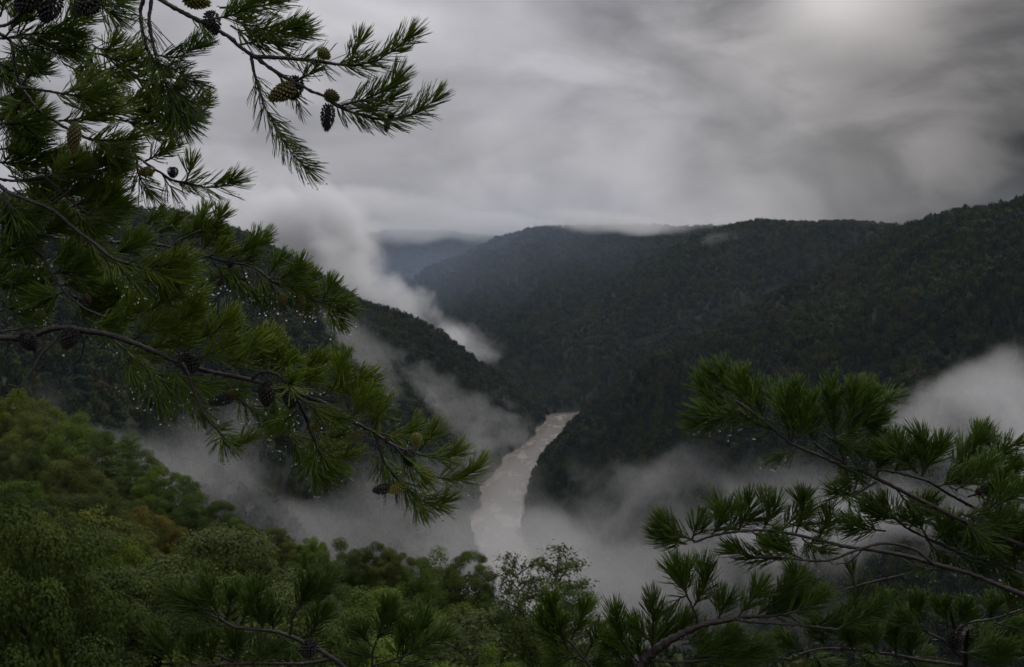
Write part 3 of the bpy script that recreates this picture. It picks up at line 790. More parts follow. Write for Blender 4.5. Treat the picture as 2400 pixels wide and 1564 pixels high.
TONE_SHIFT = 0.22
class Pine:
    def __init__(self, label, root):
        self.root = link('pine_tree', None)
        self.root.location = root; self.root.empty_display_size = 0.2
        self.loc = np.array(root, float)
        tag(self.root, label, 'pine tree', 'pine trees at the overlook')
    def part(self, name, me, parent):
        return link(name, me, None, parent)
    def trunk(self, pts, r0, r1):
        P = spline(np.array(pts, float), 0.08)
        a = Acc(); a.add(*tube(P - self.loc, np.linspace(r0, r1, len(P)), 14, 0.05))
        self.part('trunk', a.mesh('trunk', m_twig), self.root)
    def branch(self, pts, d0, d1, w0, w1, side=()):
        """One limb: wood tubes (side = thinner bare twigs on it), widths in photo pixels."""
        a = Acc()
        for (q, e0, e1, a0, a1) in ((pts, d0, d1, w0, w1),) + tuple(side):
            P = path3(q, e0, e1)
            P = P + gp.normal(0, 0.35 * MPX * e0, P.shape)
            w_ = np.linspace(a0, a1, len(P)) / 2 * MPX * (e0 + e1) / 2
            sw = 1 + 0.10 * np.sin(np.arange(len(P)) * 1.9 + gp.random() * 6) + gp.normal(0, 0.05, len(P))
            a.add(*tube(P - self.loc, w_ * sw, 8, 0.10))
            # rough pegs left by old needles
            m = len(P)
            for k in range(1, m - 1):
                if gp.random() < 0.55 and a0 < 14:
                    ax = unit(gp.normal(0, 1, 3)); tv = unit(P[k + 1] - P[k - 1]); ax = unit(ax - tv * (ax @ tv) + tv * 0.5)
                    v, f, cp = tube([P[k] - self.loc, P[k] - self.loc + ax * (w_[k] + 2.4 * MPX * e0)], [w_[k] * .5, w_[k] * .15], 4)
                    a.add(v, f, cp)
        self.cur = self.part('branch', a.mesh('branch', m_twig), self.root)
        self.drops = []
        return self.cur
    def tuft(self, pts, d=2.5, nl=56, dens=0.95, f0=0.12, tone=0.5, wood=5, **kw):
        d0, d1 = d if isinstance(d, tuple) else (d, d)
        P = path3(pts, d0, d1, 5)
        a = Acc()
        v, f, cp = tube(P - self.loc, np.linspace(wood, 2.4, len(P)) / 2 * MPX * d0, 6, 0.12)
        a.add(v, f, cp); nw = len(f) + len(cp)
        tn = [np.zeros(len(v))]
        V, q, tr_, tt, drop = needle_geo(P, nl, dens, f0, tone, (d0 + d1) / 2, **kw)
        a.add(V - self.loc, q, tr_); tn.append(tt)
        me = a.mesh('needle_tuft', m_needle, True, {'tone': np.concatenate(tn)})
        me.materials.append(m_twig)
        mi = np.zeros(len(me.polygons), np.int32)
        nq, ncap = len(f), len(cp)
        mi[:nq] = 1; nqt = len(f) + len(q); mi[nqt:nqt + ncap] = 1
        me.polygons.foreach_set('material_index', mi)
        self.part('needle_tuft', me, self.cur)
        if len(drop): self.drops.append((drop, d0))
        return P
    def brush(self, pts, d=2.5, comp=2, **kw):
        """A leafy shoot with comp smaller shoots forking off behind and beside it."""
        d0 = d[0] if isinstance(d, tuple) else d
        # the points mark where the needles end, so the twig itself stops short of that
        ln = sum(math.hypot(b[0] - a[0], b[1] - a[1]) for a, b in zip(pts[:-1], pts[1:]))
        cut = min(0.45 * kw.get('nl', 56), 0.5 * ln)
        pts = list(pts)
        while cut > 0 and len(pts) > 1:
            (ax, ay), (bx, by) = pts[-2][:2], pts[-1][:2]; L = math.hypot(bx - ax, by - ay)
            if L > cut: pts[-1] = (bx + (ax - bx) * cut / L, by + (ay - by) * cut / L); break
            cut -= L; pts.pop()
        P = self.tuft(pts, d, **kw)
        for k in range(comp):
            i = int(len(P) * gp.uniform(0.15, 0.55)); T = unit(P[-1] - P[0])
            L = np.linalg.norm(P[-1] - P[0]) * gp.uniform(0.45, 0.75)
            L = min(L, 75 * MPX * d0)
            dirv = unit(T + gp.normal(0, 0.45, 3) + np.array([0, 0.45, 0.12]))
            e = P[i] + dirv * L
            m = (P[i] + e) / 2 - np.array([0, 0, 0.06 * L])
            self.tuft([('w', *P[i]), ('w', *m), ('w', *e)], d, **{**kw, 'dens': kw.get('dens', 0.95) * 0.8, 'f0': 0.25})
    def cone(self, px, py, d, L, W, ang, kind='brown', lean=0.15):
        """A cone centred at the photo point; ang = direction of its tip in degrees (0 right, 90 down)."""
        o = self.part('pine_cone', CONES[kind], self.cur)
        c = at(px, py, d)
        dv = Vector((math.cos(R(ang)), -lean, -math.sin(R(ang)))).normalized()
        s = MPX * d
        o.rotation_euler = dv.to_track_quat('Z', 'Y').to_euler()
        o.scale = (W * s * 0.72, W * s * 0.72, L * s * 0.78)
        o.location = Vector(c - self.loc) - dv * (L * s * 0.5)
        o['label'] = {'green': 'green unripe cone', 'half': 'half ripe green brown cone', 'brown': 'dark brown old cone', 'red': 'small reddish bud'}[kind]
        if gp.random() < 0.5 and kind != 'red': self.drops.append((np.array([c + np.array(dv) * L * s * 0.52]), d * 1.3))
    def done(self):
        if not self.drops: return
        a = Acc()
        for P, d in self.drops:
            a.add(*drop_geo(P - self.loc, 2.1 * MPX * d))
        o = self.part('water_drops', a.mesh('water_drops', m_water), self.cur)
        o['kind'] = 'stuff'
        self.drops = []
ground = lambda x, y: float(height(np.array([float(x)]), np.array([float(y)]))[0])
# ---------------- the big pine on the left
gx, gy = -2.25, 2.75
lp = Pine('big wet pine at the left edge reaching its cone laden branches across the valley', (gx, gy, ground(gx, gy) - 0.1))
def trunk_at(z, dx=0.0): return ('w', gx + dx + 0.03 * (z - 298), gy, z)
lp.trunk([(gx - .05, gy, ground(gx, gy) - 0.3), (gx, gy, 298.5), (gx + .06, gy + .03, 300.2), (gx + .12, gy, 301.8), (gx + .16, gy, 304), (gx + .1, gy, 306.2)], 0.13, 0.008)
# upper branch, dark against the sky
A = 2.3
lp.branch([trunk_at(301.6), (-200, -330, 2.6), (200, -120, 2.4), (375, -2), (440, 35), (532, 84), (558, 107), (596, 133), (633, 160), (662, 177), (697, 197), (732, 215), (761, 226), (790, 249), (848, 270), (906, 281), (947, 274), (985, 260)], A, A, 26, 5,
          side=(([(596, 133), (640, 135), (740, 143), (790, 151), (830, 153), (880, 144)], A, A, 10, 5), ([(588, 130), (596, 172), (608, 212), (622, 255)], A, A, 8, 5)))
lp.tuft([(938, 277), (978, 262), (1012, 240)], A, nl=58, f0=0.1, tone=.5)
lp.tuft([(770, 232), (830, 265), (890, 281), (940, 277)], A, dens=.8, f0=0.1, tone=.42, tipn=2, droop=.1, wet=.3)
lp.tuft([(800, 247), (860, 232), (905, 208), (925, 190)], A, tone=.5, dens=1.2)
lp.tuft([(835, 262), (880, 250), (915, 232)], A + .05, tone=.5, dens=1.1)
lp.tuft([(640, 135), (700, 140), (765, 147)], A, dens=.42, f0=0, tone=.35, tipn=0, spread=1.25)
lp.tuft([(765, 147), (830, 153), (885, 140), (930, 112), (955, 92)], A, dens=.95, tone=.5, f0=.1)
lp.tuft([(815, 152), (828, 130), (840, 104)], A, tone=.5, nl=48, f0=.1)
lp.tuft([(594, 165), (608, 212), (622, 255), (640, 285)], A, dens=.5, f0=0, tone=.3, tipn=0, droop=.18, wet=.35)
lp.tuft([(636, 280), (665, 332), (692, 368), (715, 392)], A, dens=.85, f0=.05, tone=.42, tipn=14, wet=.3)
lp.tuft([(525, 40), (590, 62), (650, 74), (690, 66)], A, dens=1.2, tone=.48)
lp.tuft([(512, 18), (580, 18), (640, 8), (660, -8)], A + .1, dens=1.2, tone=.5)
lp.tuft([(540, 60), (600, 95), (650, 105)], A + .05, dens=.9, tone=.42)
lp.tuft([(500, 45), (560, 30), (610, -5)], A - .05, dens=1.1, tone=.5)
lp.tuft([(560, 105), (640, 92), (700, 80)], A + .08, dens=.9, tone=.45)
lp.tuft([(690, 190), (720, 176), (738, 164)], A, nl=40, dens=.8, tone=.4, tipn=8)
lp.tuft([(440, 35), (470, 50), (480, 68)], A, nl=40, dens=.6, tone=.35, droop=.3)
lp.tuft([(640, 165), (660, 185), (690, 225), (700, 240)], A + .04, nl=46, dens=.4, tone=.3, droop=.2, tipn=4)
lp.cone(470, 4, A, 84, 54, 15, 'green'); lp.cone(500, 62, A, 66, 42, 75, 'brown')
lp.cone(652, 222, A - .03, 84, 54, 152, 'half'); lp.cone(690, 214, A + .03, 66, 42, 100, 'brown')
lp.cone(764, 130, A - .03, 42, 38, 40, 'green'); lp.cone(783, 228, A - .04, 46, 42, 20, 'half'); lp.cone(767, 284, A, 74, 36, 95, 'brown')
lp.cone(918, 272, A, 20, 20, 0, 'red'); lp.cone(906, 300, A, 30, 17, 95, 'brown')
lp.done()
# two pegged twigs hanging into the picture with one dark spray
lp.branch([trunk_at(301.9), (-60, -420, 2.4), (230, -200, 2.3), (330, -40), (329, 30), (336, 85), (350, 125), (372, 160)], 2.2, 2.2, 15, 8,
          side=(([(330, -60), (354, -10), (349, 45), (356, 90), (364, 125), (380, 165)], 2.2, 2.2, 9, 8),))
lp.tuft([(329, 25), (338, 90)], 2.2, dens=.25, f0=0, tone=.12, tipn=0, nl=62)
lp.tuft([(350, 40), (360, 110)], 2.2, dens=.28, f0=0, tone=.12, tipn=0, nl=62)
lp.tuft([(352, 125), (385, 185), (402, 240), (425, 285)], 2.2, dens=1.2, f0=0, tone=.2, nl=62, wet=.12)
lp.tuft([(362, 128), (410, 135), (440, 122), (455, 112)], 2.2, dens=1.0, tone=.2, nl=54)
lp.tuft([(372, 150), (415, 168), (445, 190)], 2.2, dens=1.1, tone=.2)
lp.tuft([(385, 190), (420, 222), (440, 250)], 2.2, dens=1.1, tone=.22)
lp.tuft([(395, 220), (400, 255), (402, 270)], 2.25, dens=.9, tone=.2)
lp.cone(417, 258, 2.2, 22, 18, 60, 'red'); lp.done()
# top left corner
lp.branch([trunk_at(301.2), (-180, -60, 2.4), (-60, 50, 2.35), (15, 88), (30, 115), (34, 151), (48, 200), (64, 226), (93, 261), (129, 284), (155, 300), (200, 322), (252, 338), (300, 352), (326, 371), (357, 393), (380, 407), (403, 422), (442, 429), (468, 437)], 2.4, 2.55, 16, 5,
          side=(([(-60, 50), (10, 60), (60, 20), (110, -20)], 2.35, 2.3, 9, 5), ([(48, 205), (100, 212), (150, 221)], 2.4, 2.4, 8, 5), ([(110, -30), (190, -12), (228, 8)], 2.3, 2.3, 7, 5)))
lp.brush([(20, 88), (70, 80), (140, 78), (190, 76)], 2.4, tone=.42, comp=2)
lp.brush([(15, 84), (45, 45), (60, 10)], 2.4, tone=.42, comp=2)
lp.brush([(30, 100), (70, 130), (90, 150)], 2.4, tone=.2, nl=62, comp=1)
lp.brush([(60, 92), (120, 105), (170, 120)], 2.42, tone=.42, comp=2)
lp.brush([(0, 40), (10, 10), (25, -15)], 2.4, tone=.45, comp=1)
lp.brush([(150, 60), (190, 45), (215, 30)], 2.45, tone=.48, comp=1)
lp.brush([(120, 70), (165, 40), (185, 5)], 2.45, tone=.48, comp=1)
lp.tuft([(222, 2), (240, 14), (258, 28)], 2.3, nl=62, tone=.4, tipn=26)
lp.tuft([(205, -12), (250, -5), (275, 5)], 2.3, nl=56, tone=.4)
lp.brush([(110, 213), (160, 222), (215, 225), (255, 212)], 2.4, tone=.58, dens=1.1, comp=2)
lp.brush([(50, 200), (70, 175), (110, 160)], 2.45, tone=.5, comp=2)
lp.brush([(193, 322), (235, 330), (290, 328), (325, 320)], 2.45, tone=.5, dens=1.1, comp=2)
lp.brush([(129, 284), (180, 280), (235, 265), (270, 245)], 2.5, tone=.55, comp=3)
lp.brush([(90, 262), (60, 300), (40, 330)], 2.5, tone=.35, comp=2)
lp.brush([(64, 228), (20, 260), (-10, 280)], 2.5, tone=.35, comp=2)
lp.tuft([(408, 425), (465, 437), (505, 439), (538, 430)], 2.55, dens=.85, tone=.5, f0=.05, wet=.3)
lp.tuft([(436, 425), (442, 408), (446, 392)], 2.55, tone=.5, nl=46)
lp.brush([(340, 378), (372, 362), (402, 346)], 2.55, tone=.55, comp=1, nl=46)
lp.tuft([(322, 370), (322, 400), (332, 425), (345, 442)], 2.55, dens=.9, tone=.25, nl=50, wet=.2)
lp.tuft([(380, 408), (390, 425), (400, 440)], 2.55, dens=.4, nl=50, tone=.3, tipn=6, droop=.2)
lp.cone(58, 8, 2.3, 80, 58, 130, 'brown'); lp.cone(112, 24, 2.3, 96, 58, 108, 'brown'); lp.cone(196, 16, 2.3, 70, 54, 150, 'brown')
lp.cone(172, 334, 2.35, 84, 42, 95, 'half'); lp.cone(338, 404, 2.5, 50, 28, 160, 'half'); lp.cone(352, 402, 2.48, 24, 24, -60, 'green'); lp.cone(405, 408, 2.5, 30, 28, 90, 'brown')
lp.done()
# a branch farther back, soft behind the others
B = 4.0
lp.branch([trunk_at(301.0, .1), (-150, 60, 3.6), (60, 90, 3.9), (180, 118), (242, 130), (270, 150), (330, 190), (400, 240), (450, 258)], B, B, 9, 4,
          side=(([(150, 240), (230, 270), (330, 290), (390, 280)], B, B, 6, 4),))
for q in ([(215, 104), (245, 124), (262, 138), (300, 142), (335, 134)], [(240, 128), (258, 108), (268, 88)], [(270, 150), (310, 165), (345, 150)],
          [(300, 180), (350, 190), (390, 175)], [(330, 200), (380, 225), (420, 215)], [(400, 240), (450, 252), (490, 238)], [(410, 250), (440, 275), (470, 272)],
          [(200, 150), (240, 170), (290, 190)], [(150, 150), (200, 175), (240, 200)], [(260, 215), (310, 240), (355, 235)], [(280, 280), (330, 290), (385, 278)],
          [(300, 250), (350, 265), (400, 255)], [(330, 295), (370, 310), (400, 300)], [(225, 110), (205, 140), (195, 165)], [(340, 230), (365, 260), (395, 280)], [(230, 268), (290, 262), (345, 262)]):
    lp.brush(q, B, nl=44, tone=.66, comp=1, wet=0, dens=1.0)
lp.done()
# the crowded middle of the tree
lp.branch([trunk_at(300.4), (-130, 330, 2.6), (-40, 400), (25, 424), (108, 415), (195, 416), (245, 430)], 2.5, 2.5, 12, 5,
          side=(([(108, 415), (165, 470), (190, 492)], 2.5, 2.5, 6, 5), ([(195, 416), (160, 450), (120, 480)], 2.5, 2.5, 6, 5)))
for q, tn in (([(20, 412), (65, 425), (115, 436)], .5), ([(108, 415), (150, 400), (192, 384)], .55), ([(195, 415), (222, 396), (240, 374)], .55), ([(242, 432), (265, 408), (282, 386)], .52),
              ([(165, 490), (230, 505), (275, 494), (300, 480)], .52), ([(170, 485), (210, 468), (240, 440)], .5), ([(210, 500), (250, 480), (275, 455)], .55), ([(0, 350), (50, 345), (100, 330)], .4), ([(-10, 380), (40, 385), (90, 375)], .45),
              ([(30, 440), (60, 470), (95, 490)], .4), ([(120, 470), (150, 450), (200, 440)], .5), ([(0, 290), (50, 290), (95, 300)], .42), ([(-20, 230), (20, 240), (60, 250)], .38), ([(60, 350), (120, 365), (170, 370)], .48), ([(-20, 130), (15, 165), (35, 195)], .3),
              ([(10, 470), (50, 505), (70, 530)], .35), ([(180, 500), (210, 530), (240, 545)], .4), ([(215, 380), (250, 372), (280, 350)], .4)):
    lp.brush(q, 2.55 + gp.uniform(-.1, .25), tone=tn, dens=1.05, comp=4, wet=.12)
lp.done()
# limb running down through the middle
lp.branch([trunk_at(300.2), (-120, 400, 2.5), (30, 455), (113, 488), (140, 505), (181, 541), (215, 566), (257, 601), (292, 615), (333, 628), (378, 645)], 2.4, 2.4, 15, 7)
lp.brush([(290, 616), (340, 628), (400, 652), (438, 664)], 2.4, tone=.58, dens=1.2, f0=.05, comp=3, nl=58, wet=.3)
lp.brush([(340, 630), (390, 620), (430, 600)], 2.42, tone=.58, dens=1.1, comp=2)
lp.brush([(265, 600), (300, 580), (330, 560)], 2.5, tone=.5, comp=2)
lp.tuft([(262, 600), (290, 640), (330, 665)], 2.4, dens=.9, tone=.45, droop=.15, wet=.35)
lp.tuft([(200, 560), (240, 600), (255, 620)], 2.42, dens=.6, tone=.4, droop=.2, wet=.3)
lp.done()
lp.branch([trunk_at(300.0), (-120, 500, 2.6), (20, 550), (94, 594), (110, 622), (125, 647), (151, 684), (197, 722), (250, 745)], 2.5, 2.5, 11, 5)
for q, tn in (([(165, 690), (205, 712), (250, 735)], .45), ([(30, 548), (42, 580), (65, 605)], .35), ([(100, 610), (60, 630), (30, 640)], .32), ([(120, 640), (160, 640), (205, 625)], .45), ([(110, 620), (150, 600), (185, 590)], .42),
              ([(150, 684), (110, 700), (70, 705)], .4), ([(190, 720), (230, 700), (275, 690)], .5), ([(215, 735), (262, 730), (300, 715)], .55), ([(140, 670), (190, 665), (230, 650)], .48), ([(30, 700), (60, 680), (100, 660)], .4), ([(0, 730), (40, 715), (80, 690)], .42), ([(-10, 660), (30, 670), (60, 655)], .38), ([(0, 560), (30, 530), (70, 515)], .4), ([(80, 560), (110, 540), (160, 530)], .42),
              ([(200, 745), (240, 770), (275, 775)], .4), ([(-20, 610), (10, 600), (40, 570)], .38)):
    lp.brush(q, 2.5 + gp.uniform(-.05, .3), tone=tn, dens=1.0, comp=3, wet=.22)
lp.cone(205, 705, 2.45, 30, 24, 60, 'red'); lp.done()
# the long lower limb
G = 2.5
lp.branch([trunk_at(299.1), (-150, 800, 2.6), (0, 792), (48, 793), (88, 783), (126, 770), (158, 769), (189, 774), (262, 787), (340, 815), (416, 848), (492, 872), (568, 886), (640, 905), (700, 925), (767, 948), (820, 984), (877, 1014), (925, 1045), (985, 1066)], G, G, 24, 6,
          side=(([(139, 783), (125, 805), (101, 825), (88, 845), (78, 863), (62, 885), (46, 909)], G, G - .1, 7, 4), ([(185, 780), (195, 792), (196, 812), (190, 835), (176, 850), (164, 845), (160, 831)], G, G, 6, 3),
                ([(427, 850), (440, 875), (452, 910), (473, 960), (494, 990), (513, 1013)], G - .1, G - .1, 7, 5), ([(593, 892), (600, 878), (620, 872), (645, 876), (664, 890), (690, 915)], G, G, 10, 6),
                ([(720, 985), (714, 972), (700, 945), (690, 925), (681, 912)], G - .15, G - .25, 9, 6), ([(877, 1014), (890, 1050), (905, 1090), (950, 1145)], G, G, 7, 5), ([(925, 1045), (975, 1100), (1012, 1117)], G, G, 7, 5),
                ([(714, 972), (728, 1010), (746, 1050)], G, G, 9, 6), ([(20, 797), (15, 825), (0, 845)], G, G, 5, 3), ([(0, 778), (40, 772), (80, 760)], G, G, 4, 3), ([(532, 900), (551, 927), (589, 958)], G, G, 6, 5)))
g_rows = [
    ([(985, 1066), (1040, 1075), (1085, 1058)], .55), ([(1012, 1117), (1070, 1124), (1110, 1104), (1132, 1084)], .62), ([(982, 1056), (1008, 1026), (1026, 1004)], .62), ([(885, 1015), (935, 1025), (978, 1004)], .58),
    ([(878, 1005), (888, 975), (898, 952)], .58), ([(954, 1147), (985, 1172), (1030, 1182), (1058, 1168)], .52), ([(960, 1152), (985, 1188), (996, 1205)], .42),
    ([(728, 1011), (746, 1050), (799, 1074), (830, 1062)], .58), ([(735, 1005), (770, 1022), (808, 1030)], .6), ([(740, 1050), (772, 1085), (798, 1108)], .5), ([(694, 876), (736, 864), (768, 840)], .6), ([(795, 895), (800, 858), (804, 832)], .58),
    ([(757, 925), (810, 905), (858, 884)], .6), ([(774, 922), (830, 915), (878, 903)], .62), ([(872, 998), (883, 962), (892, 932)], .58), ([(532, 865), (568, 848), (628, 838)], .58), ([(463, 845), (505, 822), (540, 805)], .66),
    ([(557, 845), (590, 812), (610, 795)], .66), ([(631, 874), (650, 843), (658, 812)], .62), ([(640, 870), (670, 852), (695, 848)], .58), ([(314, 795), (363, 760), (395, 743)], .68), ([(378, 792), (425, 754), (465, 732)], .7),
    ([(275, 806), (305, 825), (378, 832)], .55), ([(492, 790), (529, 752), (548, 738)], .62), ([(440, 820), (470, 790), (500, 770)], .62), ([(400, 760), (440, 735), (465, 708)], .64), ([(330, 740), (370, 715), (405, 700)], .62), ([(270, 770), (300, 740), (330, 715)], .6),
    ([(420, 700), (450, 690), (470, 668)], .5), ([(350, 820), (400, 800), (440, 790)], .6), ([(660, 880), (700, 890), (740, 892)], .6), ([(820, 980), (850, 950), (870, 925)], .6), ([(600, 830), (625, 805), (640, 790)], .62), ([(510, 830), (545, 800), (575, 795)], .64)]
for q, tn in g_rows:
    lp.brush(q, G + gp.uniform(-.08, .12), tone=tn, dens=1.0, comp=0 if q[0][0] > 840 else 1, nl=54, wet=.22)
for q, tn in (([(300, 835), (306, 868), (325, 895)], .35), ([(350, 880), (365, 915), (385, 942)], .35), ([(415, 905), (445, 938), (468, 960)], .38), ([(330, 850), (360, 880), (400, 905)], .42), ([(551, 927), (589, 958), (622, 982)], .3), ([(400, 860), (430, 890), (470, 905)], .45),
              ([(889, 1050), (898, 1084), (904, 1108)], .35), ([(905, 1090), (940, 1130), (950, 1145)], .3), ([(660, 1000), (690, 1030), (700, 1055)], .35), ([(700, 930), (740, 960), (780, 975)], .45), ([(620, 900), (640, 930), (650, 950)], .35), ([(480, 880), (500, 900), (540, 915)], .42), ([(700, 960), (670, 985), (660, 1000)], .45),
              ([(930, 1050), (960, 1090), (985, 1110)], .4), ([(746, 1050), (730, 1090), (740, 1110)], .4), ([(690, 1040), (720, 1060), (740, 1080)], .4)):
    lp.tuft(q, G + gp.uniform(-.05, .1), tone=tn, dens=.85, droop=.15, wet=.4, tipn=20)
lp.tuft([(681, 914), (680, 906), (680, 900)], (G - .22, G - .32), nl=52, tone=.6, tipn=34, f0=0, dens=.3, spread=1.4)
lp.tuft([(505, 1000), (514, 1014), (524, 1035)], G - .1, nl=54, tone=.3, tipn=14, f0=0, dens=1.0, spread=1.5, wet=.3)
lp.tuft([(513, 1013), (545, 1042), (578, 1030)], G - .1, nl=46, tone=.5, dens=1.1)
lp.tuft([(46, 909), (42, 922), (40, 934)], G - .1, nl=28, tone=.97, dens=1.5, f0=0, spread=1.3, wet=.1)
for cn in ((71, 806, 60, 44, 50, 'brown'), (160, 800, 62, 42, 110, 'brown'), (625, 930, 72, 44, 92, 'brown'), (683, 938, 62, 48, 95, 'brown'), (444, 862, 56, 44, 115, 'brown'), (512, 940, 66, 30, 165, 'brown'), (545, 919, 30, 26, -40, 'half'), (658, 1032, 52, 24, 190, 'brown'),
           (830, 1022, 52, 24, 165, 'half'), (740, 1000, 28, 28, 0, 'green'), (976, 1036, 42, 36, 90, 'green'), (996, 1126, 50, 38, 120, 'green'), (924, 1148, 58, 36, 160, 'green'), (888, 1148, 50, 28, 170, 'brown'), (905, 1035, 20, 16, 90, 'red'), (430, 850, 50, 40, 140, 'brown'), (350, 945, 26, 20, 70, 'brown'), (960, 1078, 48, 40, 70, 'brown')):
    lp.cone(cn[0], cn[1], G - .04, *cn[2:])
lp.done()
# the leader and two whorls above the picture
lp.branch([('w', gx + .13, gy, 303.2), ('w', gx + .5, gy - .25, 303.5), ('w', gx + .8, gy - .4, 303.6)], 2.7, 2.7, 12, 5,
          side=(([('w', gx + .15, gy, 304.2), ('w', gx - .2, gy - .4, 304.5), ('w', gx - .4, gy - .7, 304.6)], 2.7, 2.7, 10, 5), ([('w', gx + .15, gy, 304.8), ('w', gx + .3, gy + .4, 305.1), ('w', gx + .35, gy + .65, 305.2)], 2.7, 2.7, 10, 5)))
for (x0, y0, z0) in ((.8, -.4, 303.6), (.5, -.25, 303.5), (-.4, -.7, 304.6), (-.2, -.4, 304.5), (.35, .65, 305.2), (.3, .4, 305.1), (.1, 0, 306.15), (.12, 0, 305.6)):
    for k in range(3):
        e_ = np.array([gx + x0, gy + y0, z0]) + np.array([gp.normal(0, .07), gp.normal(0, .07), gp.uniform(.04, .14)])
        lp.tuft([('w', gx + x0, gy + y0, z0), ('w', *((e_ + [gx + x0, gy + y0, z0 + .02]) / 2)), ('w', *e_)], 2.7, tone=.5, wet=0)
lp.done()
# the branch behind it, farther out over the valley
H = 3.1
lp.branch([trunk_at(300.0, .08), (-100, 520, 2.9), (150, 560, 3.0), (350, 572), (414, 583), (446, 591), (479, 600), (526, 613), (564, 619), (603, 632), (633, 656), (667, 675), (714, 692), (757, 711), (800, 725)], H, H, 11, 4,
          side=(([(406, 578), (415, 567), (429, 559), (470, 540)], H, H, 6, 4), ([(354, 571), (371, 544), (404, 529)], H, H, 5, 4), ([(633, 656), (640, 680), (659, 694)], H, H, 5, 3), ([(446, 590), (458, 575), (466, 566)], H, H, 4, 3), ([(526, 613), (548, 600), (556, 596)], H, H, 5, 4), ([(564, 619), (575, 650), (592, 684)], H, H, 4, 3)))
for q, tn in (([(735, 703), (790, 720), (828, 727)], .5), ([(690, 682), (718, 668), (738, 644)], .52), ([(757, 700), (770, 680), (782, 660)], .52), ([(629, 645), (648, 620), (664, 600)], .5), ([(633, 654), (682, 651), (712, 640)], .5), ([(556, 598), (586, 583), (622, 568)], .5), ([(596, 580), (612, 562), (626, 546)], .5), ([(490, 603), (520, 584), (532, 562)], .6),
              ([(490, 600), (520, 590), (552, 588)], .6), ([(415, 572), (429, 559), (470, 540), (508, 526)], .55), ([(500, 530), (512, 515), (524, 500)], .52), ([(453, 544), (462, 526), (466, 508)], .52), ([(365, 552), (385, 537), (418, 512)], .5), ([(330, 535), (360, 512), (372, 498)], .5), ([(430, 562), (432, 548), (440, 535)], .5), ([(640, 660), (690, 675), (730, 680)], .52),
              ([(760, 705), (800, 705), (812, 692)], .5), ([(660, 650), (700, 630), (712, 610)], .5), ([(540, 615), (580, 610), (600, 600)], .55), ([(470, 590), (500, 560), (520, 545)], .52)):
    lp.brush(q, H + gp.uniform(-.05, .1), tone=tn, nl=44, comp=1 if gp.random() < .4 else 0, dens=1.0, wet=.2)
for q in ([(478, 606), (482, 625), (490, 640)], [(532, 620), (548, 645), (558, 660)], [(575, 655), (590, 680), (602, 692)], [(636, 668), (648, 685), (662, 696)], [(600, 635), (610, 655), (618, 668)], [(690, 690), (705, 700), (712, 708)], [(500, 615), (520, 635), (535, 650)], [(760, 716), (780, 730), (792, 742)]):
    lp.tuft(q, H, tone=.35, nl=46, dens=.9, droop=.15, wet=.45)
for cn in ((436, 606, 34, 28, 95, 'brown'), (506, 662, 36, 24, 140, 'brown'), (659, 711, 42, 30, 110, 'half'), (708, 714, 40, 24, 85, 'half'), (540, 620, 26, 22, 90, 'brown')):
    lp.cone(cn[0], cn[1], H - .05, *cn[2:])
lp.done()
TONE_SHIFT = -0.06
# ---------------- the pine on the right
D = 3.0
gx2, gy2 = 2.35, 3.2
rp_ = Pine('pine at the right edge leaning its green branches into the picture', (gx2, gy2, ground(gx2, gy2) - 0.1))
rp_.trunk([(gx2 + .1, gy2, ground(gx2, gy2) - .3), (gx2, gy2, 298.2), (gx2 - .03, gy2, 298.9), (gx2 + .02, gy2 + .03, 299.4)], 0.085, 0.008)
rt = lambda z: ('w', gx2 - 0.03, gy2, z)
rp_.branch([rt(298.4), (2620, 1380, 3.1), (2420, 1290), (2300, 1240), (2220, 1204), (2172, 1180), (2114, 1151), (2066, 1127), (2018, 1103), (1970, 1089), (1913, 1065), (1855, 1041), (1807, 1002), (1759, 964), (1725, 940)], D, D, 20, 5,
           side=(([(1984, 1088), (1950, 1068), (1917, 1045), (1905, 1035)], D, D, 7, 5), ([(2300, 1200), (2220, 1156), (2172, 1127), (2100, 1108), (2050, 1100)], D + .1, D, 8, 5), ([(2052, 1131), (2010, 1155), (1970, 1160)], D, D - .05, 6, 4), ([(1980, 1085), (1960, 1040), (1930, 1015)], D, D, 6, 4)))
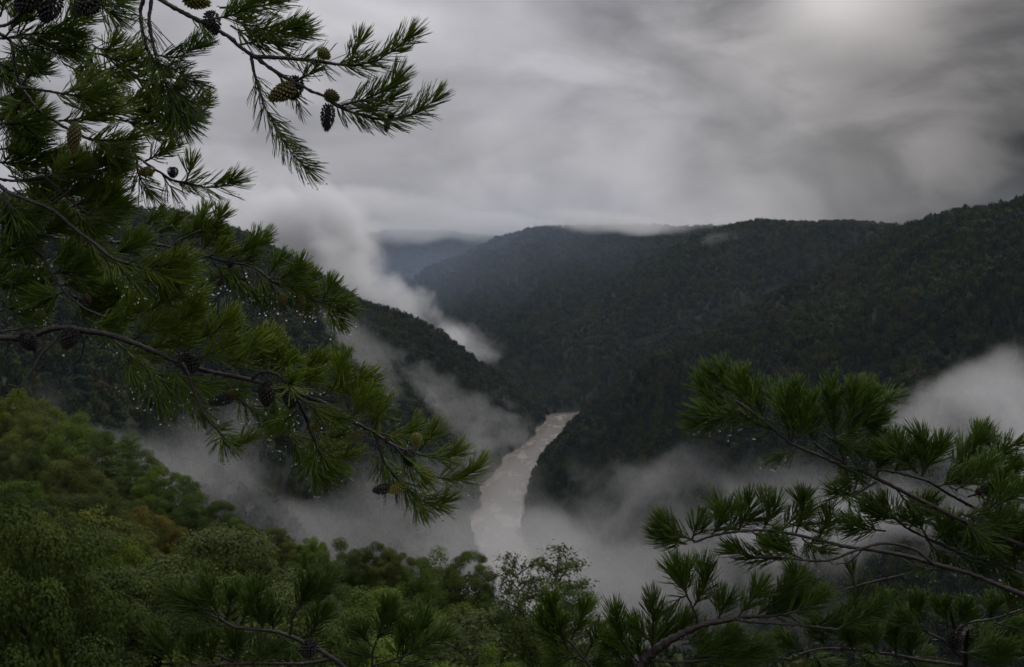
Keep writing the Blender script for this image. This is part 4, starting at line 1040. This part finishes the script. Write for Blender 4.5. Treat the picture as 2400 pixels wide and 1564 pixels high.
for q, tn in (([(1769, 962), (1715, 905), (1682, 858)], .55), ([(1788, 980), (1700, 980), (1625, 962)], .5), ([(1769, 964), (1742, 910), (1736, 872)], .55), ([(1790, 985), (1770, 930), (1765, 900)], .52), ([(1700, 955), (1665, 925), (1648, 905)], .52), ([(1740, 960), (1690, 955), (1660, 940)], .5), ([(1855, 1036), (1866, 964), (1869, 898)], .55), ([(1850, 1030), (1840, 960), (1845, 915)], .52), ([(1870, 1040), (1890, 980), (1905, 930)], .52), ([(1956, 1030), (1952, 964), (1946, 920)], .52),
              ([(1980, 1030), (2018, 964), (2036, 898)], .58), ([(2008, 1000), (2060, 945), (2100, 928)], .55), ([(1990, 1000), (2000, 940), (2000, 905)], .52), ([(2000, 1020), (2050, 990), (2075, 975)], .52), ([(2052, 1117), (2078, 1062), (2100, 1024)], .5), ([(1940, 1025), (1980, 1045), (2030, 1060)], .5), ([(2030, 1090), (2050, 1050), (2060, 1020)], .48), ([(2162, 1119), (2168, 1052), (2150, 1008)], .5), ([(2160, 1115), (2200, 1060), (2215, 1030)], .5), ([(2150, 1110), (2110, 1060), (2100, 1035)], .48),
              ([(2220, 1110), (2268, 1062), (2300, 1025)], .55), ([(2280, 1050), (2300, 1025), (2306, 1005)], .55), ([(2316, 1092), (2363, 1052), (2397, 1031)], .5), ([(2268, 1165), (2316, 1150), (2363, 1127)], .56), ([(2250, 1204), (2316, 1226), (2363, 1204)], .55), ([(2229, 1205), (2240, 1250), (2280, 1265)], .5), ([(2240, 1150), (2290, 1110), (2330, 1080)], .56), ([(2300, 1240), (2350, 1240), (2395, 1215)], .5), ([(2330, 1190), (2370, 1165), (2400, 1140)], .54),
              ([(2200, 1140), (2250, 1120), (2280, 1100)], .52), ([(2350, 1260), (2390, 1270), (2430, 1260)], .5), ([(2300, 1150), (2350, 1110), (2390, 1085)], .56), ([(2260, 1220), (2300, 1260), (2340, 1290)], .45), ([(1905, 1040), (1900, 1000), (1895, 960)], .5), ([(2090, 1110), (2130, 1075), (2150, 1050)], .46)):
    rp_.brush(q, D + gp.uniform(-.08, .12), tone=tn, nl=52, dens=1.0, comp=1 if q[0][0] < 2000 else 2, wet=.16)
for q in ([(1820, 1010), (1790, 1000), (1760, 985)], [(1870, 1048), (1850, 1060), (1830, 1068)], [(1760, 970), (1720, 980), (1680, 985)], [(1950, 1080), (1980, 1100), (2000, 1108)], [(2100, 1145), (2120, 1170), (2150, 1190)]):
    rp_.tuft(q, D, tone=.35, nl=48, dens=.7, droop=.2, wet=.4, tipn=8)
rp_.tuft([(2010, 1150), (1985, 1160), (1962, 1156)], (D, D - .1), nl=52, tone=.42, tipn=30, f0=.1, spread=1.4, dens=.9)
rp_.tuft([(2040, 1140), (2010, 1120), (1990, 1128)], D, nl=44, tone=.4, dens=.6)
rp_.cone(2296, 1156, D - .05, 22, 18, 60, 'red'); rp_.done()
rp_.branch([rt(297.9), (2600, 1480, 3.1), (2480, 1430), (2400, 1396), (2340, 1372), (2268, 1343), (2196, 1324), (2124, 1304), (2052, 1290), (1980, 1281), (1932, 1269), (1865, 1254), (1797, 1243), (1725, 1247), (1668, 1257), (1625, 1272)], D - .1, D - .1, 24, 5,
           side=(([(2185, 1321), (2160, 1300), (2138, 1286), (2076, 1273), (2008, 1290), (1946, 1313), (1884, 1313), (1826, 1307), (1769, 1306)], D - .15, D - .15, 8, 4), ([(2176, 1322), (2143, 1341), (2076, 1357), (2008, 1374), (1946, 1393)], D - .1, D - .1, 8, 4), ([(2080, 1354), (2055, 1330), (2028, 1309)], D - .1, D - .1, 4, 2.5), ([(2020, 1290), (1990, 1318), (1960, 1322)], D - .15, D - .15, 4, 3)))
for q, tn in (([(1635, 1271), (1572, 1246), (1535, 1222)], .5), ([(1622, 1265), (1630, 1235), (1638, 1208)], .48), ([(1610, 1276), (1565, 1268), (1530, 1258)], .45), ([(1730, 1245), (1754, 1196), (1762, 1162)], .48), ([(1788, 1243), (1815, 1196), (1814, 1166)], .48), ([(1865, 1250), (1884, 1196), (1876, 1158)], .48), ([(1917, 1264), (1946, 1220), (1960, 1200)], .45), ([(1668, 1254), (1700, 1215), (1722, 1188)], .48), ([(1836, 1311), (1769, 1306), (1712, 1284)], .45),
              ([(1690, 1252), (1735, 1225), (1780, 1215)], .45), ([(1830, 1247), (1860, 1215), (1905, 1195)], .45), ([(1760, 1245), (1800, 1270), (1840, 1280)], .4), ([(1880, 1310), (1830, 1290), (1790, 1275)], .42), ([(1880, 1262), (1910, 1290), (1940, 1300)], .4)):
    rp_.brush(q, D - .1 + gp.uniform(-.05, .1), tone=tn, nl=52, dens=1.0, comp=1, wet=.14)
rp_.tuft([(2004, 1376), (2000, 1355), (1998, 1338)], D - .1, nl=40, tone=.4, dens=.5, tipn=10)
rp_.tuft([(2076, 1357), (2090, 1378), (2095, 1390)], D - .1, nl=42, tone=.3, dens=.5, tipn=10)
rp_.tuft([(2215, 1328), (2190, 1335), (2150, 1330)], D - .1, nl=42, tone=.35, dens=.5, droop=.3, tipn=4, wet=.5)
rp_.done()
rp_.branch([rt(298.1), (2600, 1430, 3.2), (2480, 1385), (2400, 1348), (2316, 1314), (2248, 1295), (2172, 1261), (2124, 1237), (2085, 1204)], D + .1, D + .1, 12, 5)
for q, tn in (([(2124, 1237), (2086, 1200), (2064, 1168)], .48), ([(2076, 1245), (2030, 1240), (1985, 1224)], .45), ([(2248, 1292), (2222, 1252), (2210, 1216)], .52), ([(2316, 1311), (2294, 1266), (2287, 1236)], .52), ([(2380, 1335), (2375, 1280), (2378, 1235)], .52), ([(2172, 1259), (2150, 1220), (2140, 1190)], .5), ([(2130, 1240), (2160, 1200), (2190, 1170)], .5), ([(2190, 1270), (2220, 1240), (2255, 1225)], .5), ([(2100, 1215), (2060, 1205), (2030, 1190)], .46), ([(2260, 1300), (2310, 1285), (2345, 1270)], .5), ([(2330, 1320), (2370, 1300), (2400, 1290)], .5)):
    rp_.brush(q, D + .1 + gp.uniform(-.05, .1), tone=tn, nl=52, dens=1.0, comp=2, wet=.14)
for q in ([(2240, 1295), (2270, 1315), (2290, 1322)], [(2300, 1310), (2340, 1330), (2370, 1345)], [(2360, 1335), (2390, 1362), (2410, 1375)], [(2170, 1262), (2190, 1285), (2210, 1300)]):
    rp_.tuft(q, D + .1, nl=48, tone=.38, dens=.8, droop=.2, wet=.3)
rp_.done()

rp_.branch([('w', gx2 - .03, gy2, 298.8), ('w', gx2 + .2, gy2 + .1, 299.0), ('w', gx2 + .4, gy2 + .15, 299.05)], 3.2, 3.2, 9, 5, side=(([('w', gx2 - .02, gy2, 298.6), ('w', gx2 + .1, gy2 - .3, 298.8), ('w', gx2 + .15, gy2 - .5, 298.85)], 3.2, 3.2, 9, 5),))
for (x0, y0, z0) in ((.02, .03, 299.36), (0, .02, 299.15), (.4, .15, 299.05), (.2, .1, 299.0), (.15, -.5, 298.85), (.1, -.3, 298.8)):
    for k in range(3):
        e_ = np.array([gx2 + x0, gy2 + y0, z0]) + np.array([gp.normal(0, .07), gp.normal(0, .07), gp.uniform(.04, .14)])
        rp_.tuft([('w', gx2 + x0, gy2 + y0, z0), ('w', *((e_ + [gx2 + x0, gy2 + y0, z0 + .02]) / 2)), ('w', *e_)], 3.2, tone=.5, wet=0)
rp_.done()

# ---------------- young pine growing up from below, right of the middle
D = 2.8
gx3, gy3 = (1450 - 1200) * K * 2.9, 2.9
yp = Pine('young pine rising from the bottom edge right of centre with a reddish twin twig', (gx3, gy3, ground(gx3, gy3) - 0.1))
yp.trunk([(gx3, gy3, ground(gx3, gy3) - .3), (gx3 - .02, gy3, ground(gx3, gy3) + .3), tuple(at(1470, 1640, 2.9)), tuple(at(1500, 1570, 2.85)), tuple(at(1540, 1522, 2.8))], 0.045, 0.012)
yp.branch([(1485, 1590), (1514, 1544), (1548, 1516), (1596, 1487), (1644, 1465), (1692, 1456), (1749, 1446), (1812, 1444), (1850, 1438)], D, D, 26, 5,
          side=(([(1725, 1452), (1760, 1458), (1797, 1460), (1865, 1465), (1932, 1472), (1965, 1477)], D - .05, D - .05, 8, 5), ([(1634, 1468), (1632, 1445), (1625, 1429), (1610, 1396)], D, D, 6, 4), ([(1514, 1544), (1590, 1552), (1680, 1544)], D, D, 8, 5)))
for q, tn in (([(1836, 1441), (1890, 1424), (1940, 1396)], .45), ([(1780, 1445), (1850, 1425), (1900, 1400)], .42), ([(1960, 1477), (2018, 1446), (2076, 1412)], .38), ([(1900, 1472), (1960, 1455), (2010, 1425)], .38), ([(1980, 1470), (2030, 1425), (2060, 1395)], .38), ([(1612, 1402), (1592, 1352), (1577, 1314)], .45), ([(1625, 1424), (1652, 1374), (1660, 1330)], .45), ([(1610, 1396), (1600, 1350), (1610, 1320)], .42), ([(1730, 1446), (1769, 1398), (1790, 1380)], .42), ([(1770, 1446), (1810, 1410), (1840, 1390)], .42),
              ([(1812, 1420), (1865, 1362), (1862, 1325)], .4), ([(1850, 1436), (1870, 1395), (1900, 1370)], .4), ([(1580, 1553), (1668, 1545), (1780, 1541)], .45), ([(1600, 1510), (1668, 1506), (1725, 1490)], .48), ([(1529, 1532), (1532, 1446), (1529, 1392)], .45), ([(1520, 1530), (1555, 1470), (1570, 1445)], .45), ([(1680, 1455), (1700, 1420), (1720, 1400)], .42), ([(1620, 1540), (1680, 1520), (1740, 1510)], .48), ([(1680, 1550), (1740, 1535), (1800, 1520)], .48), ([(1640, 1500), (1700, 1530), (1760, 1560)], .45),
              ([(1505, 1550), (1490, 1500), (1480, 1465)], .5), ([(1500, 1560), (1455, 1500), (1440, 1430)], .5), ([(1490, 1575), (1440, 1530), (1420, 1500)], .5), ([(1560, 1510), (1600, 1470), (1620, 1445)], .45)):
    yp.brush(q, D + gp.uniform(-.05, .15), tone=tn, nl=54, dens=1.0, comp=1, wet=.1)
yp.tuft([(1610, 1396), (1590, 1405), (1575, 1425)], D, nl=40, tone=.25, dens=.5, tipn=8, droop=.3)
yp.done()
yp.branch([(1470, 1640), (1420, 1600), (1370, 1545), (1340, 1510), (1322, 1495)], D + .2, D + .3, 12, 5, side=(([(1370, 1545), (1385, 1510), (1390, 1490)], D + .3, D + .3, 5, 4),))
for q, tn in (([(1322, 1500), (1294, 1440), (1291, 1400)], .58), ([(1339, 1500), (1364, 1446), (1369, 1412)], .55), ([(1310, 1515), (1275, 1472), (1257, 1445)], .58), ([(1383, 1519), (1400, 1490), (1412, 1470)], .5), ([(1330, 1520), (1310, 1480), (1320, 1450)], .56), ([(1350, 1540), (1320, 1540), (1290, 1530)], .52), ([(1390, 1550), (1430, 1520), (1450, 1490)], .5), ([(1360, 1545), (1380, 1560), (1420, 1560)], .45)):
    yp.brush(q, D + .3, tone=tn, nl=48, dens=1.1, comp=1, wet=.06)
yp.done()

# ---------------- bottom right pine
D = 3.3
gx4, gy4 = (2270 - 1200) * K * 3.4, 3.4
bp = Pine('dark little pine filling the bottom right corner below the leaning branches', (gx4, gy4, ground(gx4, gy4) - 0.1))
bp.trunk([(gx4, gy4, ground(gx4, gy4) - .3), (gx4, gy4, ground(gx4, gy4) + .4), tuple(at(2262, 1600, 3.4)), tuple(at(2245, 1510, 3.35)), tuple(at(2228, 1435, 3.3)), tuple(at(2222, 1415, 3.3))], 0.05, 0.003)
bp.branch([(2252, 1540, 3.35), (2210, 1501), (2172, 1482), (2157, 1462)], D, D, 9, 5, side=(([(2240, 1480), (2270, 1460), (2330, 1450), (2390, 1430)], D, D, 7, 4), ([(2255, 1560), (2180, 1550), (2060, 1530), (1940, 1520), (1870, 1535)], D, D, 8, 5), ([(2260, 1590), (2330, 1560), (2400, 1540)], D, D, 7, 5)))
for q, tn in (([(2157, 1462), (2150, 1432), (2148, 1408)], .4), ([(2175, 1480), (2130, 1460), (2110, 1440)], .38), ([(2220, 1470), (2216, 1438), (2212, 1412)], .4), ([(2240, 1470), (2262, 1440), (2268, 1415)], .4), ([(2258, 1470), (2264, 1445), (2275, 1430)], .38), ([(2316, 1455), (2330, 1430), (2340, 1412)], .42), ([(2360, 1440), (2380, 1410), (2395, 1390)], .45), ([(2330, 1460), (2370, 1470), (2400, 1470)], .4), ([(2200, 1500), (2150, 1505), (2110, 1495)], .38), ([(2235, 1500), (2280, 1490), (2320, 1480)], .4), ([(2250, 1530), (2300, 1530), (2350, 1520)], .4),
              ([(2060, 1530), (2040, 1490), (2030, 1460)], .42), ([(2000, 1526), (1985, 1490), (1980, 1465)], .42), ([(1940, 1522), (1920, 1490), (1900, 1470)], .44), ([(1880, 1535), (1850, 1505), (1830, 1490)], .44), ([(2100, 1535), (2100, 1495), (2090, 1470)], .4), ([(1900, 1530), (1930, 1555), (1960, 1570)], .4), ([(2010, 1530), (2040, 1555), (2080, 1565)], .38), ([(2120, 1540), (2160, 1560), (2200, 1570)], .36), ([(2290, 1570), (2330, 1545), (2370, 1530)], .38), ([(2370, 1550), (2400, 1515), (2420, 1490)], .4), ([(1960, 1525), (2010, 1500), (2050, 1485)], .42), ([(1850, 1545), (1810, 1540), (1780, 1525)], .44), ([(2300, 1510), (2340, 1500), (2380, 1490)], .4), ([(2140, 1545), (2130, 1515), (2140, 1490)], .36)):
    bp.brush(q, D + gp.uniform(-.1, .2), tone=tn, nl=48, dens=.95, comp=2, wet=.08)
bp.cone(2239, 1506, D - .1, 52, 42, 95, 'brown'); bp.done()

# ---------------- pine below, left of centre
D = 2.7
gx5, gy5 = (900 - 1200) * K * 2.9, 2.9
dp = Pine('dark pine top at the bottom left with upright shoots and one black cone', (gx5, gy5, ground(gx5, gy5) - 0.1))
dp.trunk([(gx5, gy5, ground(gx5, gy5) - .3), (gx5, gy5, ground(gx5, gy5) + .3), tuple(at(895, 1720, 2.85)), tuple(at(885, 1640, 2.8)), tuple(at(862, 1622, 2.75))], 0.045, 0.014)
dp.branch([(892, 1700, 2.83), (850, 1620), (802, 1561), (768, 1536), (741, 1519), (708, 1504), (667, 1487), (634, 1479), (582, 1474), (548, 1469), (514, 1448), (492, 1424)], D, D, 17, 6,
          side=(([(679, 1490), (684, 1465), (686, 1449), (701, 1420), (728, 1395)], D, D, 7, 5), ([(780, 1545), (700, 1556), (560, 1556), (430, 1566)], D, D, 9, 5)))
for q, tn in (([(697, 1430), (726, 1396), (758, 1374), (768, 1352)], .38), ([(690, 1440), (715, 1395), (735, 1360)], .38), ([(721, 1500), (741, 1464), (773, 1437)], .36), ([(492, 1433), (430, 1406), (405, 1384)], .4), ([(514, 1444), (492, 1394), (485, 1358)], .4), ([(565, 1462), (590, 1407), (607, 1371)], .4), ([(548, 1468), (480, 1462), (430, 1455)], .38), ([(407, 1560), (378, 1508), (362, 1478)], .36), ([(500, 1555), (480, 1520), (470, 1490)], .34), ([(590, 1555), (620, 1530), (660, 1520)], .34), ([(640, 1482), (640, 1440), (632, 1410)], .36),
              ([(660, 1490), (690, 1520), (730, 1540)], .32), ([(530, 1455), (540, 1410), (550, 1380)], .38), ([(450, 1562), (440, 1530), (445, 1500)], .34), ([(560, 1556), (550, 1520), (560, 1495)], .34), ([(510, 1448), (460, 1430), (430, 1425)], .38), ([(620, 1480), (600, 1440), (600, 1410)], .38), ([(680, 1556), (650, 1530), (630, 1520)], .32), ([(600, 1478), (570, 1500), (540, 1510)], .32)):
    dp.brush(q, D + gp.uniform(-.05, .15), tone=tn, nl=54, dens=.95, comp=1, wet=.14)
dp.cone(722, 1526, D - .1, 54, 46, 120, 'brown'); dp.done()
dp.branch([(888, 1680, 2.8), (874, 1600), (872, 1564), (874, 1529), (882, 1502)], D, D, 9, 5, side=(([(874, 1560), (910, 1550), (946, 1539)], D, D, 6, 5),))
for q, tn in (([(880, 1505), (905, 1470), (928, 1434)], .4), ([(884, 1495), (900, 1450), (920, 1415)], .4), ([(946, 1539), (980, 1519), (1030, 1498), (1058, 1486)], .42), ([(872, 1515), (845, 1488), (830, 1472)], .36), ([(960, 1532), (984, 1472), (992, 1452)], .4), ([(890, 1540), (850, 1540), (830, 1530)], .36), ([(920, 1550), (950, 1560), (990, 1565)], .36), ([(930, 1545), (940, 1500), (950, 1470)], .4)):
    dp.brush(q, D + gp.uniform(-.05, .1), tone=tn, nl=54, dens=.9, comp=1, wet=.14)
dp.done()
# ------------------------------------------------------------------ air: haze and fog
def box_mesh(name, lo, hi):
    v = [(x, y, z) for z in (lo[2], hi[2]) for y in (lo[1], hi[1]) for x in (lo[0], hi[0])]
    f = [(0, 2, 3, 1), (4, 5, 7, 6), (0, 1, 5, 4), (2, 6, 7, 3), (0, 4, 6, 2), (1, 3, 7, 5)]
    return np_mesh(name, np.array(v), np.array(f))
m_haze, t = new_mat('haze_air')
t.link(t.n('ShaderNodeVolumePrincipled', {'Color': (0.70, 0.82, 1.0, 1), 'Density': HAZE, 'Anisotropy': 0.1}).outputs[0], t.out.inputs['Volume'])
haze = tag(link('haze', box_mesh('haze', (-3650, -950, -160), (4250, 5260, 470)), m_haze), kind='stuff')

def fog(px, py, dist, wpx, hpx, deep, dens, tilt=0, seed=0, grain=90, lo=0.40, hi=0.72, edge=0.75, colr=(0.98, 0.98, 0.985)):
    """A bank of drifting fog centred dist metres ahead, wpx by hpx photo pixels across, deep metres through."""
    m, t = new_mat('fog_air')
    c = at(px, py, dist); k = K * dist / 2
    half = np.array([wpx * k, deep / 2, hpx * k])
    ob = t.n('ShaderNodeTexCoord').outputs['Object']
    metres = t.vmath('ADD', t.vmath('MULTIPLY', ob, tuple(half)).outputs[0], (seed * 517.3, seed * 91.7, seed * 233.1)).outputs[0]
    big = t.n('ShaderNodeTexNoise', {'Vector': metres, 'Scale': 0.5 / grain, 'Detail': 1.0}).outputs['Color']
    bent = t.vmath('ADD', ob, t.vmath('SCALE', t.vmath('SUBTRACT', big, (0.5, 0.5, 0.5)).outputs[0], scale=1.3).outputs[0]).outputs[0]
    r = t.math('MAXIMUM', t.vmath('LENGTH', bent).outputs['Value'], t.remap(t.vmath('LENGTH', ob).outputs['Value'], 0.8, 1.0, 0.0, 1.0))
    nz = t.noise(metres, 1 / grain, 7.0, 0.66, 0.9)
    f = t.remap(r, 1.0, 1.0 - edge, 0, 1, smooth=True)
    body = t.remap(t.math('ADD', nz, t.math('MULTIPLY', t.math('SUBTRACT', f, 0.6), 0.5)), lo, hi, 0, 1, smooth=True)
    dn = t.math('MULTIPLY', t.math('MULTIPLY', body, f), dens)
    t.link(t.n('ShaderNodeVolumePrincipled', {'Color': (*colr, 1), 'Density': dn, 'Anisotropy': 0.15}).outputs[0], t.out.inputs['Volume'])
    me = box_mesh('fog', (-1, -1, -1), (1, 1, 1))
    o = tag(link('fog', me, m), kind='stuff')
    o.location = c; o.scale = half; o.rotation_euler = (0, R(tilt), 0)
    return o
for args in FOGS: fog(**args)
